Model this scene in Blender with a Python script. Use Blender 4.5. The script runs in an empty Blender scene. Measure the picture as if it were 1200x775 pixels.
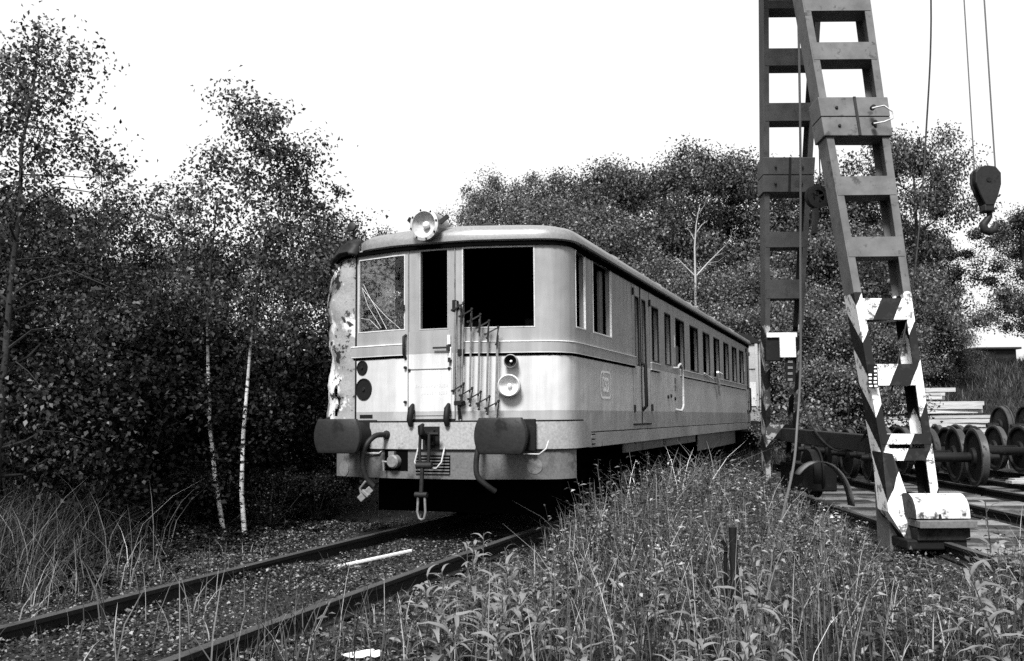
import bpy, math, random
import numpy as np
from mathutils import Vector, Matrix
PI = math.pi
R = math.radians
random.seed(7)
RNG = np.random.default_rng(11)

# ------------------------------------------------------------------ camera, sky, sun, exposure
FPX, CAMH, ROLL = 1130.0, 1.27, -0.008            # focal length in photo pixels (1200 wide), eye height above rail
PITCH = math.atan((489.5 - 387.5) / FPX)
scene = bpy.context.scene
C = scene.collection
fw = Vector((0, math.cos(PITCH), math.sin(PITCH)))
up0 = Vector((0, -math.sin(PITCH), math.cos(PITCH)))
rt0 = Vector((1, 0, 0))
right = rt0 * math.cos(ROLL) + up0 * math.sin(ROLL)
up = up0 * math.cos(ROLL) - rt0 * math.sin(ROLL)
cam_d = bpy.data.cameras.new('camera')
cam_d.sensor_width = 36.0
cam_d.lens = FPX / 1200 * 36.0
cam_d.clip_start = 0.05
cam_d.clip_end = 2000
cam = bpy.data.objects.new('camera', cam_d)
C.objects.link(cam)
m = Matrix((right, up, -fw)).transposed().to_4x4()
m.translation = Vector((0, 0, CAMH))
cam.matrix_world = m
scene.camera = cam

SUN_DIR = Vector((-0.21, -0.69, 0.85)).normalized()          # towards the sun: behind the camera, a little left
world = bpy.data.worlds.new('World')
scene.world = world
world.use_nodes = True
wn = world.node_tree
for n in list(wn.nodes): wn.nodes.remove(n)
w_out = wn.nodes.new('ShaderNodeOutputWorld')
w_bg = wn.nodes.new('ShaderNodeBackground')
w_sky = wn.nodes.new('ShaderNodeTexSky')
w_sky.sky_type = 'NISHITA'
w_sky.sun_disc = False
w_sky.sun_elevation = math.asin(SUN_DIR.z)
w_sky.sun_rotation = math.atan2(SUN_DIR.x, SUN_DIR.y)
w_sky.air_density = 1.0
w_sky.dust_density = 6.0
w_sky.ozone_density = 1.0
w_bw = wn.nodes.new('ShaderNodeRGBToBW')                     # black and white photograph: a colourless sky
w_mix = wn.nodes.new('ShaderNodeMix')                        # even cloud cover over the clear sky
w_mix.data_type = 'FLOAT'
w_mix.inputs[0].default_value = 0.6
w_mix.inputs[3].default_value = 8.0
wn.links.new(w_sky.outputs[0], w_bw.inputs[0])
wn.links.new(w_bw.outputs[0], w_mix.inputs[2])
wn.links.new(w_mix.outputs[0], w_bg.inputs[0])
w_bg.inputs[1].default_value = 0.075
wn.links.new(w_bg.outputs[0], w_out.inputs[0])

sun_d = bpy.data.lights.new('sun', 'SUN')
sun_d.energy = 4.0
sun_d.angle = R(16)
sun_d.color = (1, 1, 1)
sun = bpy.data.objects.new('sun', sun_d)
C.objects.link(sun)
sun.rotation_euler = SUN_DIR.to_track_quat('Z', 'Y').to_euler()
sun.location = (0, 0, 40)

vs = scene.view_settings
vs.view_transform = 'Standard'
vs.look = 'None'
vs.exposure = 1.35
vs.gamma = 1.0
scene.render.engine = 'CYCLES'
scene.cycles.max_bounces = 5
scene.cycles.diffuse_bounces = 2
scene.cycles.glossy_bounces = 2
scene.cycles.transmission_bounces = 4
scene.cycles.transparent_max_bounces = 6
scene.cycles.caustics_reflective = False
scene.cycles.caustics_refractive = False
scene.cycles.use_denoising = False

# ------------------------------------------------------------------ picture pixels -> places
def ray(x, y): return right * ((x - 600) / FPX) + up * ((387.5 - y) / FPX) + fw
def at(x, y, Y):
    r = ray(x, y)
    return r * (Y / r.y) + Vector((0, 0, CAMH))
def atz(x, y, z):
    r = ray(x, y)
    return r * ((z - CAMH) / r.z) + Vector((0, 0, CAMH))

TH = math.atan(0.3668)                                        # heading of the railcar's track
F0 = Vector((-0.798, 10.75, 0))
TR = Matrix.Translation(F0) @ Matrix.Rotation(-TH, 4, 'Z')    # track frame: x right, y along the track, z above rail top
TRI = TR.inverted()
CR_ANG = math.atan(0.044)                                     # heading of the crane rails
def crail(off, Y): return Vector((off + 0.044 * Y, Y, 0))

def smooth(a, b, x):
    t = np.clip((np.asarray(x, float) - a) / (b - a), 0, 1)
    return t * t * (3 - 2 * t)
def gz(x, y):
    """height of the ground"""
    x = np.asarray(x, float); y = np.asarray(y, float)
    z = -0.16 + 0.035 * np.sin(x * 1.7 + y * .6) * np.cos(y * 1.3 - x * .4)
    s = np.cos(TH) * (x - F0.x) - np.sin(TH) * (y - F0.y)
    t = np.sin(TH) * (x - F0.x) + np.cos(TH) * (y - F0.y)
    z = z + 0.28 * smooth(1.8, 4.5, -s)
    z = z + 0.20 * smooth(1.5, 2.3, s) * (1 - smooth(2.6, 3.6, s)) * smooth(-3, 2, t)
    yard = smooth(3.2, 3.9, x - .044 * y) * smooth(7, 9, y)
    z = z * (1 - yard) + yard * (-0.14)
    z = z + 3.6 * smooth(27, 44, y) + 1.0 * smooth(40, 90, y)
    return z
def gzf(x, y): return float(gz(x, y))

# ------------------------------------------------------------------ objects
def tag(o, label=None, cat=None, group=None, kind=None):
    if label: o['label'] = label
    if cat: o['category'] = cat
    if group: o['group'] = group
    if kind: o['kind'] = kind
    return o
def empty(name, loc=(0, 0, 0), rz=0.0, parent=None):
    o = bpy.data.objects.new(name, None)
    o.empty_display_size = 0.2
    C.objects.link(o)
    o.location = loc
    o.rotation_euler = (0, 0, rz)
    if parent: o.parent = parent
    return o
def link(name, me, parent=None, loc=None, rot=None, scale=None):
    o = bpy.data.objects.new(name, me)
    C.objects.link(o)
    if parent: o.parent = parent
    if loc is not None: o.location = loc
    if rot is not None: o.rotation_euler = rot
    if scale is not None: o.scale = scale if hasattr(scale, '__len__') else (scale,) * 3
    return o
def copy_tree(o, parent=None):
    c = o.copy()
    C.objects.link(c)
    c.parent = parent
    for ch in list(o.children): copy_tree(ch, c)
    return c

def frame_of(d):
    d = Vector(d).normalized()
    a = Vector((0, 0, 1)) if abs(d.z) < .9 else Vector((1, 0, 0))
    u = d.cross(a).normalized()
    return u, d.cross(u).normalized()

class MB:
    def __init__(s): s.v = []; s.f = []
    def add(s, vs, fs):
        k = len(s.v)
        s.v += [tuple(p) for p in vs]
        s.f += [tuple(i + k for i in f) for f in fs]
        return s
    def hexa(s, p):      # p: 4 bottom then 4 top, both counter-clockwise
        return s.add(p, [(3, 2, 1, 0), (4, 5, 6, 7), (0, 1, 5, 4), (1, 2, 6, 5), (2, 3, 7, 6), (3, 0, 4, 7)])
    def box(s, c, size, M=None):
        x, y, z = (d / 2 for d in size)
        p = [Vector(q) for q in ((-x, -y, -z), (x, -y, -z), (x, y, -z), (-x, y, -z), (-x, -y, z), (x, -y, z), (x, y, z), (-x, y, z))]
        if M is not None: p = [M @ q for q in p]
        return s.hexa([q + Vector(c) for q in p])
    def bar(s, a, b, w, h, side=None):
        a = Vector(a); b = Vector(b); d = b - a
        u, v = frame_of(d)
        if side is not None:
            v = (Vector(side) - d * (Vector(side).dot(d) / d.dot(d))).normalized(); u = v.cross(d).normalized()
        u = u * w / 2; v = v * h / 2
        q = [(-1, -1), (1, -1), (1, 1), (-1, 1)]
        return s.hexa([a + u * i + v * j for i, j in q] + [b + u * i + v * j for i, j in q])
    def tube(s, pts, r, n=8, caps=True):
        pts = [Vector(p) for p in pts]
        N = len(pts)
        rs = r if hasattr(r, '__len__') else [r] * N
        k = len(s.v)
        u = None
        for i, p in enumerate(pts):
            d = (pts[min(i + 1, N - 1)] - pts[max(i - 1, 0)]).normalized()
            if u is None: u, v = frame_of(d)
            else:
                u = (u - d * u.dot(d)).normalized(); v = d.cross(u)
            for j in range(n):
                a = 2 * PI * j / n
                s.v.append(tuple(p + (u * math.cos(a) + v * math.sin(a)) * rs[i]))
        for i in range(N - 1):
            for j in range(n):
                a = k + i * n + j; b = k + i * n + (j + 1) % n
                s.f.append((a, b, b + n, a + n))
        if caps:
            s.f.append(tuple(k + j for j in range(n))[::-1])
            s.f.append(tuple(k + (N - 1) * n + j for j in range(n)))
        return s
    def lathe(s, prof, o, axis, n=24, cap0=True, cap1=True, M=None):
        o = Vector(o); d = Vector(axis).normalized()
        u, v = frame_of(d)
        k = len(s.v)
        for r, h in prof:
            for j in range(n):
                a = 2 * PI * j / n
                s.v.append(tuple(o + d * h + (u * math.cos(a) + v * math.sin(a)) * r))
        for i in range(len(prof) - 1):
            for j in range(n):
                a = k + i * n + j; b = k + i * n + (j + 1) % n
                s.f.append((a, b, b + n, a + n))
        if cap0: s.f.append(tuple(k + j for j in range(n))[::-1])
        if cap1: s.f.append(tuple(k + (len(prof) - 1) * n + j for j in range(n)))
        return s
    def prism(s, poly, a, b):
        """poly: list of points (3D), swept from offset a to offset b (vectors)"""
        n = len(poly)
        vs = [Vector(p) + Vector(a) for p in poly] + [Vector(p) + Vector(b) for p in poly]
        fs = [tuple(range(n))[::-1], tuple(range(n, 2 * n))] + [(i, (i + 1) % n, n + (i + 1) % n, n + i) for i in range(n)]
        return s.add(vs, fs)
    def mesh(s, name, mat, smoothed=None):
        me = bpy.data.meshes.new(name)
        me.from_pydata(s.v, [], s.f)
        me.update()
        import bmesh
        bm = bmesh.new(); bm.from_mesh(me)
        bmesh.ops.recalc_face_normals(bm, faces=bm.faces)
        bm.to_mesh(me); bm.free()
        me.materials.append(mat)
        if smoothed:
            for p in me.polygons: p.use_smooth = True
            me.set_sharp_from_angle(angle=R(smoothed))
        return me
    def build(s, name, mat, parent=None, smoothed=None, bevel=0, loc=None):
        o = link(name, s.mesh(name, mat, smoothed), parent, loc)
        if bevel:
            b = o.modifiers.new('bevel', 'BEVEL'); b.width = bevel; b.segments = 2; b.limit_method = 'ANGLE'; b.angle_limit = R(40)
        return o

def np_mesh(name, verts, quads, mat):
    me = bpy.data.meshes.new(name)
    nv, nf = len(verts), len(quads)
    k = quads.shape[1]
    me.vertices.add(nv); me.vertices.foreach_set('co', np.ascontiguousarray(verts, np.float32).ravel())
    me.loops.add(nf * k); me.loops.foreach_set('vertex_index', np.ascontiguousarray(quads, np.int32).ravel())
    me.polygons.add(nf); me.polygons.foreach_set('loop_start', np.arange(0, nf * k, k, dtype=np.int32))
    me.polygons.foreach_set('loop_total', np.full(nf, k, np.int32))
    me.update(calc_edges=True)
    me.materials.append(mat)
    return me

# ------------------------------------------------------------------ materials (all grey: the photograph is black and white)
class NT:
    def __init__(s, name):
        s.m = bpy.data.materials.new(name); s.m.use_nodes = True
        s.t = s.m.node_tree; s.b = s.t.nodes['Principled BSDF']; s.out = s.t.nodes['Material Output']
        s.tc = s.t.nodes.new('ShaderNodeTexCoord')
    def n(s, ty, **kw):
        x = s.t.nodes.new(ty)
        for k, v in kw.items(): setattr(x, k, v)
        return x
    def l(s, a, b): s.t.links.new(a, b)
    def coord(s, sc=(1, 1, 1), space='Object'):
        mp = s.n('ShaderNodeMapping'); mp.inputs['Scale'].default_value = sc
        s.l(s.tc.outputs[space], mp.inputs['Vector']); return mp.outputs[0]
    def noise(s, scale, detail=5, rough=.6, sc=(1, 1, 1), space='Object'):
        x = s.n('ShaderNodeTexNoise'); x.inputs['Scale'].default_value = scale; x.inputs['Detail'].default_value = detail
        x.inputs['Roughness'].default_value = rough
        s.l(s.coord(sc, space), x.inputs['Vector']); return x.outputs['Fac']
    def math(s, op, a, b=None, clamp=False):
        x = s.n('ShaderNodeMath', operation=op); x.use_clamp = clamp
        for i, q in enumerate((a, b)):
            if q is None: continue
            if isinstance(q, (int, float)): x.inputs[i].default_value = q
            else: s.l(q, x.inputs[i])
        return x.outputs[0]
    def ramp(s, f, lo, hi, a=0., b=1.):
        x = s.n('ShaderNodeMapRange'); x.clamp = True
        s.l(f, x.inputs[0])
        for i, q in enumerate((lo, hi, a, b)): x.inputs[i + 1].default_value = q
        return x.outputs[0]
    def mix(s, f, a, b):
        x = s.n('ShaderNodeMix', data_type='FLOAT')
        for i, q in zip((0, 2, 3), (f, a, b)):
            if isinstance(q, (int, float)): x.inputs[i].default_value = q
            else: s.l(q, x.inputs[i])
        return x.outputs[0]
    def bump(s, h, strength=.3, dist=.01):
        x = s.n('ShaderNodeBump'); x.inputs['Strength'].default_value = strength; x.inputs['Distance'].default_value = dist
        s.l(h, x.inputs['Height']); s.l(x.outputs[0], s.b.inputs['Normal'])
    def done(s, col, rough=.6, metal=0., spec=.5):
        if isinstance(col, (int, float)): s.b.inputs['Base Color'].default_value = (col, col, col, 1)
        else: s.l(col, s.b.inputs['Base Color'])
        if isinstance(rough, (int, float)): s.b.inputs['Roughness'].default_value = rough
        else: s.l(rough, s.b.inputs['Roughness'])
        s.b.inputs['Metallic'].default_value = metal
        s.b.inputs['Specular IOR Level'].default_value = spec
        return s.m

def worn(name, base, dark, amount=.5, scale=3., rough=.6, metal=0., bump=.25, spec=.15, fine=40.):
    """paint or metal with blotches of a darker tone showing through"""
    k = NT(name)
    a = k.noise(scale, 8, .68)
    b = k.noise(fine, 3, .5)
    f = k.ramp(a, .5 + .2 * (1 - amount) - .04, .5 + .2 * (1 - amount) + .06)
    c = k.mix(f, base, dark)
    c = k.math('MULTIPLY', c, k.ramp(b, .3, .7, .8, 1.15))
    c = k.math('MULTIPLY', c, k.ramp(k.noise(scale * .4, 3), .3, .7, .82, 1.12))
    k.bump(k.math('ADD', k.math('MULTIPLY', f, -.6), k.math('MULTIPLY', b, .4)), bump, .006)
    return k.done(c, k.mix(f, rough, .85), metal, spec)

def leafmat(name, base, var=.5, rough=.45, trans=.25, spec=.22):
    k = NT(name)
    g = k.n('ShaderNodeNewGeometry')
    oi = k.n('ShaderNodeObjectInfo')
    rnd = k.math('POWER', g.outputs['Random Per Island'], 4.0)
    c = k.math('MULTIPLY', k.ramp(rnd, 0, 1, .40, .40 + 4.6 * var), base * .72)
    c = k.math('MULTIPLY', c, k.ramp(oi.outputs['Random'], 0, 1, .8, 1.25))
    m_ = k.done(c, rough, 0, spec)
    tr = k.n('ShaderNodeBsdfTranslucent')
    k.l(k.math('MULTIPLY', c, 1.3), tr.inputs[0])
    mx = k.n('ShaderNodeMixShader'); mx.inputs[0].default_value = trans
    k.l(k.b.outputs[0], mx.inputs[1]); k.l(tr.outputs[0], mx.inputs[2])
    k.l(mx.outputs[0], k.out.inputs[0])
    return m_

def train_paint():
    k = NT('railcar_paint')
    sep = k.n('ShaderNodeSeparateXYZ'); k.l(k.tc.outputs['Object'], sep.inputs[0])
    x, y, z = sep.outputs
    wob = k.math('MULTIPLY', k.math('SUBTRACT', k.noise(6, 3), .5), .012)
    zz = k.math('ADD', z, wob)
    low = k.math('LESS_THAN', zz, 1.345)
    upz = k.math('GREATER_THAN', zz, 1.975)
    c = k.mix(low, .37, .225)
    c = k.mix(upz, c, .20)
    streak = k.noise(1.6, 6, .6, sc=(5, 5, .35))
    c = k.math('MULTIPLY', c, k.ramp(streak, .3, .75, 1.08, .70))
    blot = k.noise(.9, 5, .6)
    c = k.math('MULTIPLY', c, k.ramp(blot, .35, .68, 1.06, .86))
    # pale washed-out patches low on the side
    pale = k.math('MULTIPLY', k.ramp(k.noise(2.2, 5, .65, sc=(1, 1, .5)), .56, .7), k.math('MULTIPLY', k.ramp(z, 1.15, 1.35), k.ramp(z, 1.75, 1.45)))
    c = k.mix(k.math('MULTIPLY', pale, .4), c, .42)
    # rust pits and scratches
    pit = k.ramp(k.noise(26, 4, .7), .73, .77)
    c = k.mix(k.math('MULTIPLY', pit, .75), c, .03)
    edge = k.math('MULTIPLY', k.ramp(z, 1.02, .93), k.ramp(k.noise(14, 5, .7), .50, .56))
    c = k.mix(edge, c, .04)
    grain = k.noise(180, 2)
    c = k.math('MULTIPLY', c, k.ramp(grain, .3, .7, .93, 1.07))
    k.bump(k.math('ADD', k.math('MULTIPLY', k.noise(2.2, 2), 1.0), k.math('MULTIPLY', pit, -.05)), .5, .03)
    return k.done(c, k.ramp(streak, .3, .7, .38, .6), 0, .4)

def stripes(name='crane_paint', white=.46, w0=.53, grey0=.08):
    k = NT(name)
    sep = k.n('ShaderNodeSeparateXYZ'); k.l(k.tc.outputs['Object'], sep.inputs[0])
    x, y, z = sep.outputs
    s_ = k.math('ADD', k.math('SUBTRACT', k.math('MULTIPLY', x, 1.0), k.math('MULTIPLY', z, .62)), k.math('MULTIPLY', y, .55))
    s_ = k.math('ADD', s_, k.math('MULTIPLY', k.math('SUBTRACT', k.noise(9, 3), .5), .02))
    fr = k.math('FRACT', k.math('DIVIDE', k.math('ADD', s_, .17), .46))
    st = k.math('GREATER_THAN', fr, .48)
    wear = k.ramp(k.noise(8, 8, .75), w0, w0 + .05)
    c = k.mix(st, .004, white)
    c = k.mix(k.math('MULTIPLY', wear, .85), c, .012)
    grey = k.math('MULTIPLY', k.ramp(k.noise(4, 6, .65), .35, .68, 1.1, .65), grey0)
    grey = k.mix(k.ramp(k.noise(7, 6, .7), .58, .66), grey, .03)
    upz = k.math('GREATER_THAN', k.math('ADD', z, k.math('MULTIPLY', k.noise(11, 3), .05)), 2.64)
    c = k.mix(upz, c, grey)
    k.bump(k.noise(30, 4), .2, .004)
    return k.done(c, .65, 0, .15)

def ground_mat():
    k = NT('soil')
    a = k.noise(.35, 6, .6); b = k.noise(6, 8, .7); d = k.noise(45, 4, .6)
    c = k.mix(k.ramp(a, .4, .62), .009, .02)
    c = k.math('MULTIPLY', c, k.ramp(b, .3, .72, .45, 1.5))
    st = k.ramp(d, .6, .68)
    c = k.mix(k.math('MULTIPLY', st, .5), c, .09)
    k.bump(k.math('ADD', b, k.math('MULTIPLY', d, .4)), .8, .05)
    return k.done(c, .95, 0, .15)

def concrete():
    k = NT('worn_concrete')
    a = k.noise(.8, 7, .7, sc=(.5, 1.6, 1)); b = k.noise(20, 5, .7)
    c = k.mix(k.ramp(a, .42, .58), .17, .016)
    c = k.math('MULTIPLY', c, k.ramp(b, .3, .7, .6, 1.25))
    k.bump(b, .5, .02)
    return k.done(c, .9, 0, .2)

def wood(name, base, sc=(1.2, 14, 14), dark=.5):
    k = NT(name)
    a = k.noise(3, 7, .65, sc=sc); oi = k.n('ShaderNodeObjectInfo')
    c = k.math('MULTIPLY', k.ramp(a, .35, .68, 1.15, dark), base)
    c = k.math('MULTIPLY', c, k.ramp(oi.outputs['Random'], 0, 1, .72, 1.2))
    k.bump(a, .4, .008)
    return k.done(c, .85, 0, .2)

def birch_bark():
    k = NT('birch_bark')
    a = k.noise(5, 4, .6, sc=(1, 1, 4))
    c = k.mix(k.ramp(a, .53, .6), .5, .03)
    sep = k.n('ShaderNodeSeparateXYZ'); k.l(k.tc.outputs['Object'], sep.inputs[0])
    c = k.mix(k.ramp(k.math('ADD', sep.outputs[2], k.math('MULTIPLY', a, .8)), 2.2, 2.9), c, .02)   # young wood higher up is dark
    return k.done(c, .8, 0, .15)

def peeling():
    """torn corner sheet: bare pale metal and dark rust in ragged patches"""
    k = NT('peeling_sheet')
    a = k.noise(2.3, 7, .6, sc=(1, 1, .7)); b = k.noise(5, 8, .7)
    c = k.mix(k.ramp(a, .50, .54), .17, .46)
    c = k.mix(k.ramp(b, .545, .575), c, .012)
    c = k.math('MULTIPLY', c, k.ramp(k.noise(40, 3), .3, .7, .85, 1.1))
    k.bump(k.math('ADD', a, b), .6, .02)
    return k.done(c, .6, 0, .3)

def glass_mat():
    k = NT('dusty_glass')
    lw = k.n('ShaderNodeLayerWeight'); lw.inputs[0].default_value = .35
    tr = k.n('ShaderNodeBsdfTransparent'); gl = k.n('ShaderNodeBsdfGlossy'); gl.inputs['Roughness'].default_value = .04
    df = k.n('ShaderNodeBsdfDiffuse'); df.inputs[0].default_value = (.12, .12, .12, 1)
    m1 = k.n('ShaderNodeMixShader'); k.l(k.math('ADD', k.math('MULTIPLY', lw.outputs['Fresnel'], .38), .0), m1.inputs[0])
    k.l(tr.outputs[0], m1.inputs[1]); k.l(gl.outputs[0], m1.inputs[2])
    m2 = k.n('ShaderNodeMixShader'); k.l(k.ramp(k.noise(7, 6, .7), .45, .75, .0, .05), m2.inputs[0])
    k.l(m1.outputs[0], m2.inputs[1]); k.l(df.outputs[0], m2.inputs[2]); k.l(m2.outputs[0], k.out.inputs[0])
    return k.m

def plain(name, c, rough=.6, metal=0, spec=.15): return NT(name).done(c, rough, metal, spec)

M = dict(
    paint=train_paint(), crane=stripes(), crane_far=stripes('far_leg_shaded_paint', .3, .47, .05), soil=ground_mat(), slab=concrete(), peel=peeling(), glass=glass_mat(),  # far leg: crane paint more worn and darkened, its shade put into the colour
    roof=worn('roof_sheet', 0.125, 0.06, .40, 2.2, .33, 0, .2, 1.0),
    black=worn('sooty_steel', 0.005, 0.013, .4, 6, .65, 0, .3),
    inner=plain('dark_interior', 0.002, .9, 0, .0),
    dark=worn('dark_steel', 0.014, 0.006, .5, 7, .55, .2, .3),
    buffer=worn('greasy_buffer', 0.017, 0.008, .55, 5, .5, .2, .35),
    gate=worn('gate_steel', 0.1224, 0.0504, .4, 9, .5, .1, .2),
    frame=worn('pale_frame', 0.36, 0.144, .3, 9, .5, 0, .2),
    headstock=worn('headstock_paint', 0.2232, 0.0504, .28, 4, .5, 0, .35),
    apron=worn('apron_paint', 0.085, 0.035, .5, 3, .6, 0, .35),
    white=worn('white_enamel', 0.5616, 0.36, .3, 5, .35, 0, .15),
    peelwhite=worn('peeling_white', 0.432, 0.036, .72, 8, .6, 0, .5),
    chrome=plain('bright_reflector', .85, .18, .9),
    lens=plain('lamp_glass', .55, .12, 0, .6),
    rail=worn('rusty_rail', 0.014, 0.03, .4, 6, .6, .2, .4),
    railtop=worn('rail_head', 0.065, 0.035, .5, 5, .45, .4, .2),
    sleeper=wood('old_sleeper', 0.0275),
    plank=wood('weathered_plank', 0.30, sc=(1.2, 12, 12), dark=.55),
    wheel=worn('rusty_wheel', 0.006, 0.014, .5, 6, .6, .2, .4),
    tread=worn('wheel_tread', 0.05, 0.015, .5, 5, .45, .4, .2),
    rope=plain('steel_rope', 0.07, .6, .2),
    wagon=worn('wagon_paint', 0.216, 0.108, .5, 2, .6, 0, .3),
    plaster=worn('house_plaster', 0.288, 0.18, .4, 1, .9, 0, .2),
    tiles=worn('roof_tiles', 0.0936, 0.0576, .5, 2, .8, 0, .4),
    brick=worn('chimney_brick', 0.0864, 0.0504, .5, 3, .9, 0, .4),
    bark=worn('bark', 0.0225, 0.0125, .5, 8, .95, 0, .6, .1),
    birch=birch_bark(), deadwood=worn('dead_wood', 0.24, 0.13, .4, 4, .9, 0, .2, .1),
    letter=plain('faded_letter', 0.62, .6), hatchletter=plain('hatch_letter', 0.355, .6),
    paper=plain('paper', 0.576, .8),
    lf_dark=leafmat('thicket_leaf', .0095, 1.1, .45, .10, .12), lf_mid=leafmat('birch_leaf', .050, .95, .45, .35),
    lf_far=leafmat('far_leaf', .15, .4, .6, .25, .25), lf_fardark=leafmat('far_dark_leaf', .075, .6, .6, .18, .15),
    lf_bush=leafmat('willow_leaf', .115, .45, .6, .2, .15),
    lf_cover=leafmat('ground_leaf', .052, 1.2, .5, .2), lf_weed=leafmat('weed_leaf', .095, .9, .5, .25),
    lf_gold=leafmat('broad_leaf', .33, .3, .45, .3), lf_petal=leafmat('pale_petal', .7, .2, .7, .2),
    grass=leafmat('grass_blade', .10, .7, .5, .25), drygrass=leafmat('dry_grass', .32, .6, .6, .2), hillgrass=leafmat('hill_grass', .05, .4, .7, .2),
)

# ================================================================== SETTING
def build_ground():
    def axis(lo, hi, c, n):
        u = np.linspace(-1, 1, n)
        q = np.sign(u) * np.abs(u) ** 2.6
        return np.where(q < 0, c + q * (c - lo), c + q * (hi - c))
    xs = axis(-260, 260, 1, 190); ys = axis(-60, 420, 12, 190)
    X, Y = np.meshgrid(xs, ys)
    V = np.stack([X, Y, gz(X, Y)], -1).reshape(-1, 3)
    i, j = np.meshgrid(np.arange(189), np.arange(189))
    a = (j * 190 + i).ravel()
    me = np_mesh('ground', V, np.stack([a, a + 1, a + 191, a + 190], 1), M['soil'])
    for p in me.polygons: p.use_smooth = True
    tag(link('ground', me), kind='structure')
build_ground()

def rail_profile(): # (x, z) with head top at z=0
    return [(-.0625, -.15), (.0625, -.15), (.0625, -.138), (.010, -.12), (.010, -.042), (.036, -.034), (.036, -.004), (.031, 0), (-.031, 0), (-.036, -.004), (-.036, -.034), (-.010, -.042), (-.010, -.12), (-.0625, -.138)]
def make_rail(path, parent, ztop=0.0):
    pr = rail_profile(); b = MB(); n = len(pr)
    path = [Vector(p) for p in path]
    for i, p in enumerate(path):
        d = (path[min(i + 1, len(path) - 1)] - path[max(i - 1, 0)]); d.z = 0; d.normalize()
        sx = Vector((d.y, -d.x, 0))
        b.v += [tuple(p + sx * x + Vector((0, 0, z + ztop))) for x, z in pr]
    for i in range(len(path) - 1):
        for j in range(n):
            a = i * n + j; c = i * n + (j + 1) % n
            b.f.append((a, c, c + n, a + n))
    b.f.append(tuple(range(n))[::-1]); b.f.append(tuple((len(path) - 1) * n + j for j in range(n)))
    o = b.build('rail', M['rail'], parent)
    o.data.materials.append(M['railtop'])
    for p in o.data.polygons:
        if p.normal.z > .7 and p.center.z > ztop - .006: p.material_index = 1
    return o
sl_b = MB().box((0, 0, 0), (2.5, .25, .15)); SLEEPER = sl_b.mesh('sleeper', M['sleeper'])

trk = tag(empty('railway_track', F0, -TH), kind='structure')
for s in (-1, 1):
    make_rail([(s * .775 + .03 + .10 * max(0, -t / 6) ** 1.5, t, 0) for t in (-9, -7, -5, -3.5, -2, -1, 0, 3, 8, 14, 20, 40)], trk)
t = -8.6
while t < 24:
    link('sleeper', SLEEPER, trk, (.03 + .10 * max(0, -t / 6) ** 1.5 + random.uniform(-.03, .03), t, -.237 + random.uniform(-.008, .008)), (0, 0, random.uniform(-.02, .02)))
    t += .68
# storage tracks of the yard, seen behind the crane leg, and the crane's own rail
yard = tag(empty('yard_track', (0, 0, 0)), kind='structure')
for off in (5.72, 7.22, 8.2, 9.7):
    make_rail([crail(off, Y) for Y in (5, 12, 20, 30)], yard, 0.03)
ct = tag(empty('crane_track', (0, 0, 0)), kind='structure')
for off in (3.83, 14.3):
    make_rail([crail(off, Y) for Y in (3, 9, 14, 20, 30)], ct, 0.02)
# broken concrete paving of the yard: slabs with joints
pav = tag(empty('yard_paving', (0, 0, 0)), kind='structure')
def slab_mesh(w, d, seed):
    r = random.Random(seed)
    b = MB(); n = 4
    top = [(-w / 2, -d / 2), (w / 2, -d / 2), (w / 2, d / 2), (-w / 2, d / 2)]
    top = [(x + r.uniform(-.04, .04), y + r.uniform(-.04, .04)) for x, y in top]
    b.hexa([(x, y, -.1) for x, y in top] + [(x, y, r.uniform(-.012, .012)) for x, y in top])
    return b.mesh('paving_slab', M['slab'])
SLABS = [slab_mesh(1.0, 1.15, k) for k in range(4)] + [slab_mesh(.72, 1.15, k) for k in range(4)]
for off, wide in ((4.38, 0), (5.12, 1), (6.46, 0), (7.92, 1), (9.2, 0)):
    Y = 8.2
    while Y < 19:
        if random.random() < .93:
            p = crail(off, Y)
            link('paving_slab', SLABS[(4 if wide else 0) + random.randrange(4)], pav, (p.x, p.y, -.075 + random.uniform(-.02, .015)), (random.uniform(-.012, .012), random.uniform(-.012, .012), -CR_ANG + random.uniform(-.015, .015)))
        Y += 1.2

# ================================================================== THE RAILCAR
car = tag(empty('railcar', F0, -TH), 'derelict pale railcar with crumpled front corner standing on the overgrown track', 'railcar')
LEN = 17.5
def arc(c, r, a0, a1, n): return [(c[0] + r * math.cos(a0 + (a1 - a0) * i / n), c[1] + r * math.sin(a0 + (a1 - a0) * i / n)) for i in range(n + 1)]
half = [(0, -.2), (.2, -.2), (.36, -.195), (.5, -.178)] + [(.5 + .6 * k / 4, -.178 + .163 * k / 4) for k in range(1, 5)]
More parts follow.
